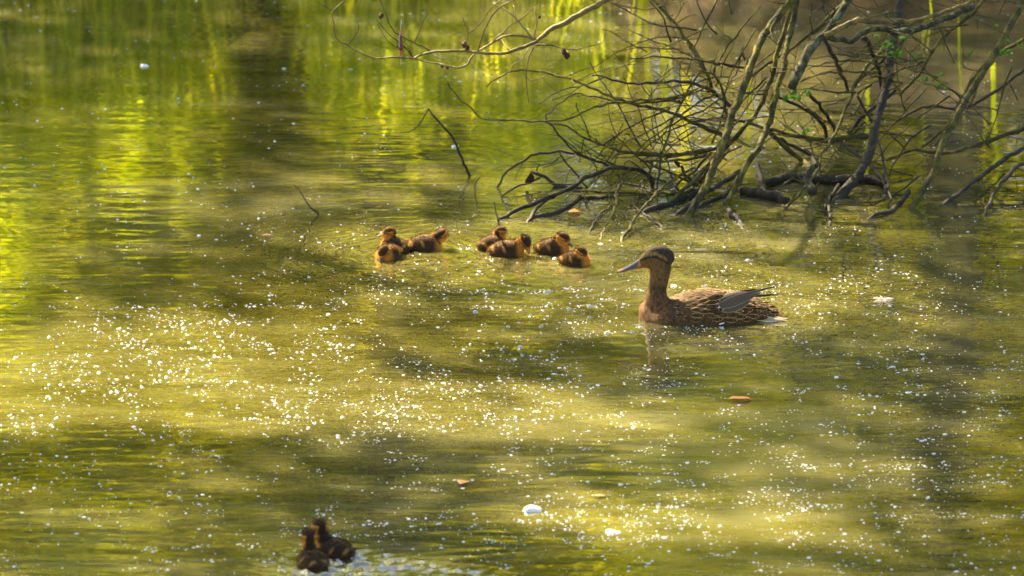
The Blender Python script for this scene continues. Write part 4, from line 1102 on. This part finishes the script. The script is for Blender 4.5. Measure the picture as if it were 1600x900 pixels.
# overlapping contour feathers
dgm = BVHTree.FromPolygons([tuple(t) for t in v], [tuple(p.vertices) for p in hm.polygons])
FM = [feather_mesh('feather', 0.050, 0.0210), feather_mesh('feather', 0.044, 0.0190), feather_mesh('feather', 0.040, 0.0175)]
for f_ in FM: f_.materials.append(M['feather'])
FL = [feather_mesh('feather', 0.040, 0.0180), feather_mesh('feather', 0.034, 0.0160)]
for f_ in FL: f_.materials.append(M['feather_flank'])
rg = random.Random(12)
nrow = 0
for ix in range(15):
    xx = 0.150 - ix * 0.0212
    nphi = 15
    for iphi in range(nphi):
        ph = R(4 + 172 * (iphi + (0.5 if ix % 2 else 0)) / nphi) + rg.gauss(0, 0.03)
        d = Vector((0, -math.cos(ph), math.sin(ph)))
        if math.sin(ph) < 0.12: continue
        x0 = xx + rg.gauss(0, 0.003)
        if x0 < -0.132 + 0.030 * math.sin(ph) : continue
        hit, nrm, idx, dist = dgm.ray_cast(Vector((x0, 0, 0.0)) + d * 0.3, -d)
        if hit is None or hit.z < 0.004: continue
        side = abs(math.cos(ph))
        me_ = (FL if (side > 0.80) else FM)[rg.randrange(2 if side > 0.8 else 3)]
        o = link('feather', me_, None, hen)
        tilt = (-0.28 if side > 0.45 else 0.0) * math.sin(ph) 
        dirv = Vector((1, 0, 0)) + Vector((0, 0, 1)) * (0.16 * side - 0.10) + Vector((0, rg.gauss(0, .10), rg.gauss(0, .08))) - nrm * 0.02
        place(o, hit - nrm * 0.0006 + Vector((0, 0, 0.0003 * ix)), dirv, nrm + Vector((0, 0, rg.gauss(0, .1))))
        nrow += 1
# folded wings: grey tertials, white-and-blue bar, long dark primaries
TG = feather_mesh('tertial', 0.138, 0.024, (0.35, 0.85, 1.0, 0.92, 0.70, 0.40, 0.04), 0.10, 0.0); TG.materials.append(M['feather_grey'])
TS = feather_mesh('tertial', 0.090, 0.030, (0.5, 0.9, 1.0, 0.95, 0.78, 0.48, 0.08), 0.10, 0.02); TS.materials.append(M['feather_grey'])
PR = feather_mesh('primary', 0.085, 0.008, (0.7, 0.9, 1.0, 0.9, 0.7, 0.4, 0.05), 0.08, -0.04); PR.materials.append(M['feather_dark'])
SPW = feather_mesh('wing_bar', 0.028, 0.0042, (0.5, 0.9, 1.0, 0.9, 0.7, 0.2), 0.1, 0.0); SPW.materials.append(M['feather_white'])
SPB = feather_mesh('wing_bar', 0.020, 0.006, (0.5, 0.9, 1.0, 0.9, 0.7, 0.2), 0.1, 0.0); SPB.materials.append(M['feather_blue'])
SPF = feather_mesh('feather', 0.017, 0.0036, (0.5, 0.9, 1.0, 0.9, 0.7, 0.2), 0.1, 0.0); SPF.materials.append(M['feather_white'])
for s in (-1, 1):
    w = empty('wing', (0, 0, 0 if s < 0 else -0.026), parent=hen)
    for me_, pos, d, nrm in [
        (PR, (.110, s * .056, .086), (1, -.20 * s, 0.20), (0, s * .8, .7)), (PR, (.118, s * .054, .076), (1, -.16 * s, 0.02), (0, s * .8, .7)),
        (TS, (.020, s * .072, .066), (1, -.22 * s, 0.27), (0, s * .75, .65)),
        (TS, (.034, s * .089, .040), (1, -.24 * s, 0.34), (0.05, s * 1.0, .40)),
        (TG, (.016, s * .0880, .054), (1, -.27 * s, 0.34), (0.05, s * 1.0, .50)),
        (TG, (.022, s * .0890, .050), (1, -.26 * s, 0.31), (0.05, s * 1.0, .55)),
        (SPW, (.004, s * .0935, .036), (0.75, -.06 * s, 0.75), (0, s, .40)), (SPB, (.012, s * .095, .036), (.9, 0, .25), (0, s, .35))]:
        o = link(me_.name.split('.')[0], me_, None, w); place(o, pos, d, nrm)
    for j, (cx_, cz_) in enumerate([(-.012, .076), (-.016, .064), (-.016, .052), (-.012, .041), (.004, .034), (.022, .030), (.042, .031)]):   # coverts over the wing root
        o = link('covert', FM[j % 3] if j < 4 else FL[j % 2], None, w)
        place(o, (cx_, s * (.098 - 0.42 * max(0, cz_ - .045)), cz_), (1, -.14 * s, 0.22 - 0.03 * j), (0, s * 1.0, .25 + 12 * max(0, cz_ - .04)))
TF = feather_mesh('tail_feather', 0.098, 0.017, (0.4, 0.9, 1, 0.8, 0.45, 0.04), 0.08, -0.02); TF.materials.append(M['feather_pale'])
TD = feather_mesh('tail_feather', 0.080, 0.017, (0.5, 0.8, 1, 1, 0.75, 0.1), 0.08, -0.02); TD.materials.append(M['feather'])
for j in range(9):
    a = (j - 4) / 4
    o = link('tail_feather', TF if abs(a) > 0.7 else TD, None, hen)
    place(o, (.124, a * .050, .011 - abs(a) * .003 + (0.006 if abs(a) < .5 else 0)), (1, a * .10, -0.01 - 0.03 * abs(a)), (0, a * 0.9, 1))
for s in (-1, 1):                                  # pale flank tip at the waterline
    o = link('feather', SPF, None, hen); place(o, (.022, s * .097, .003), (1, -.1 * s, .30), (0, s, .3))
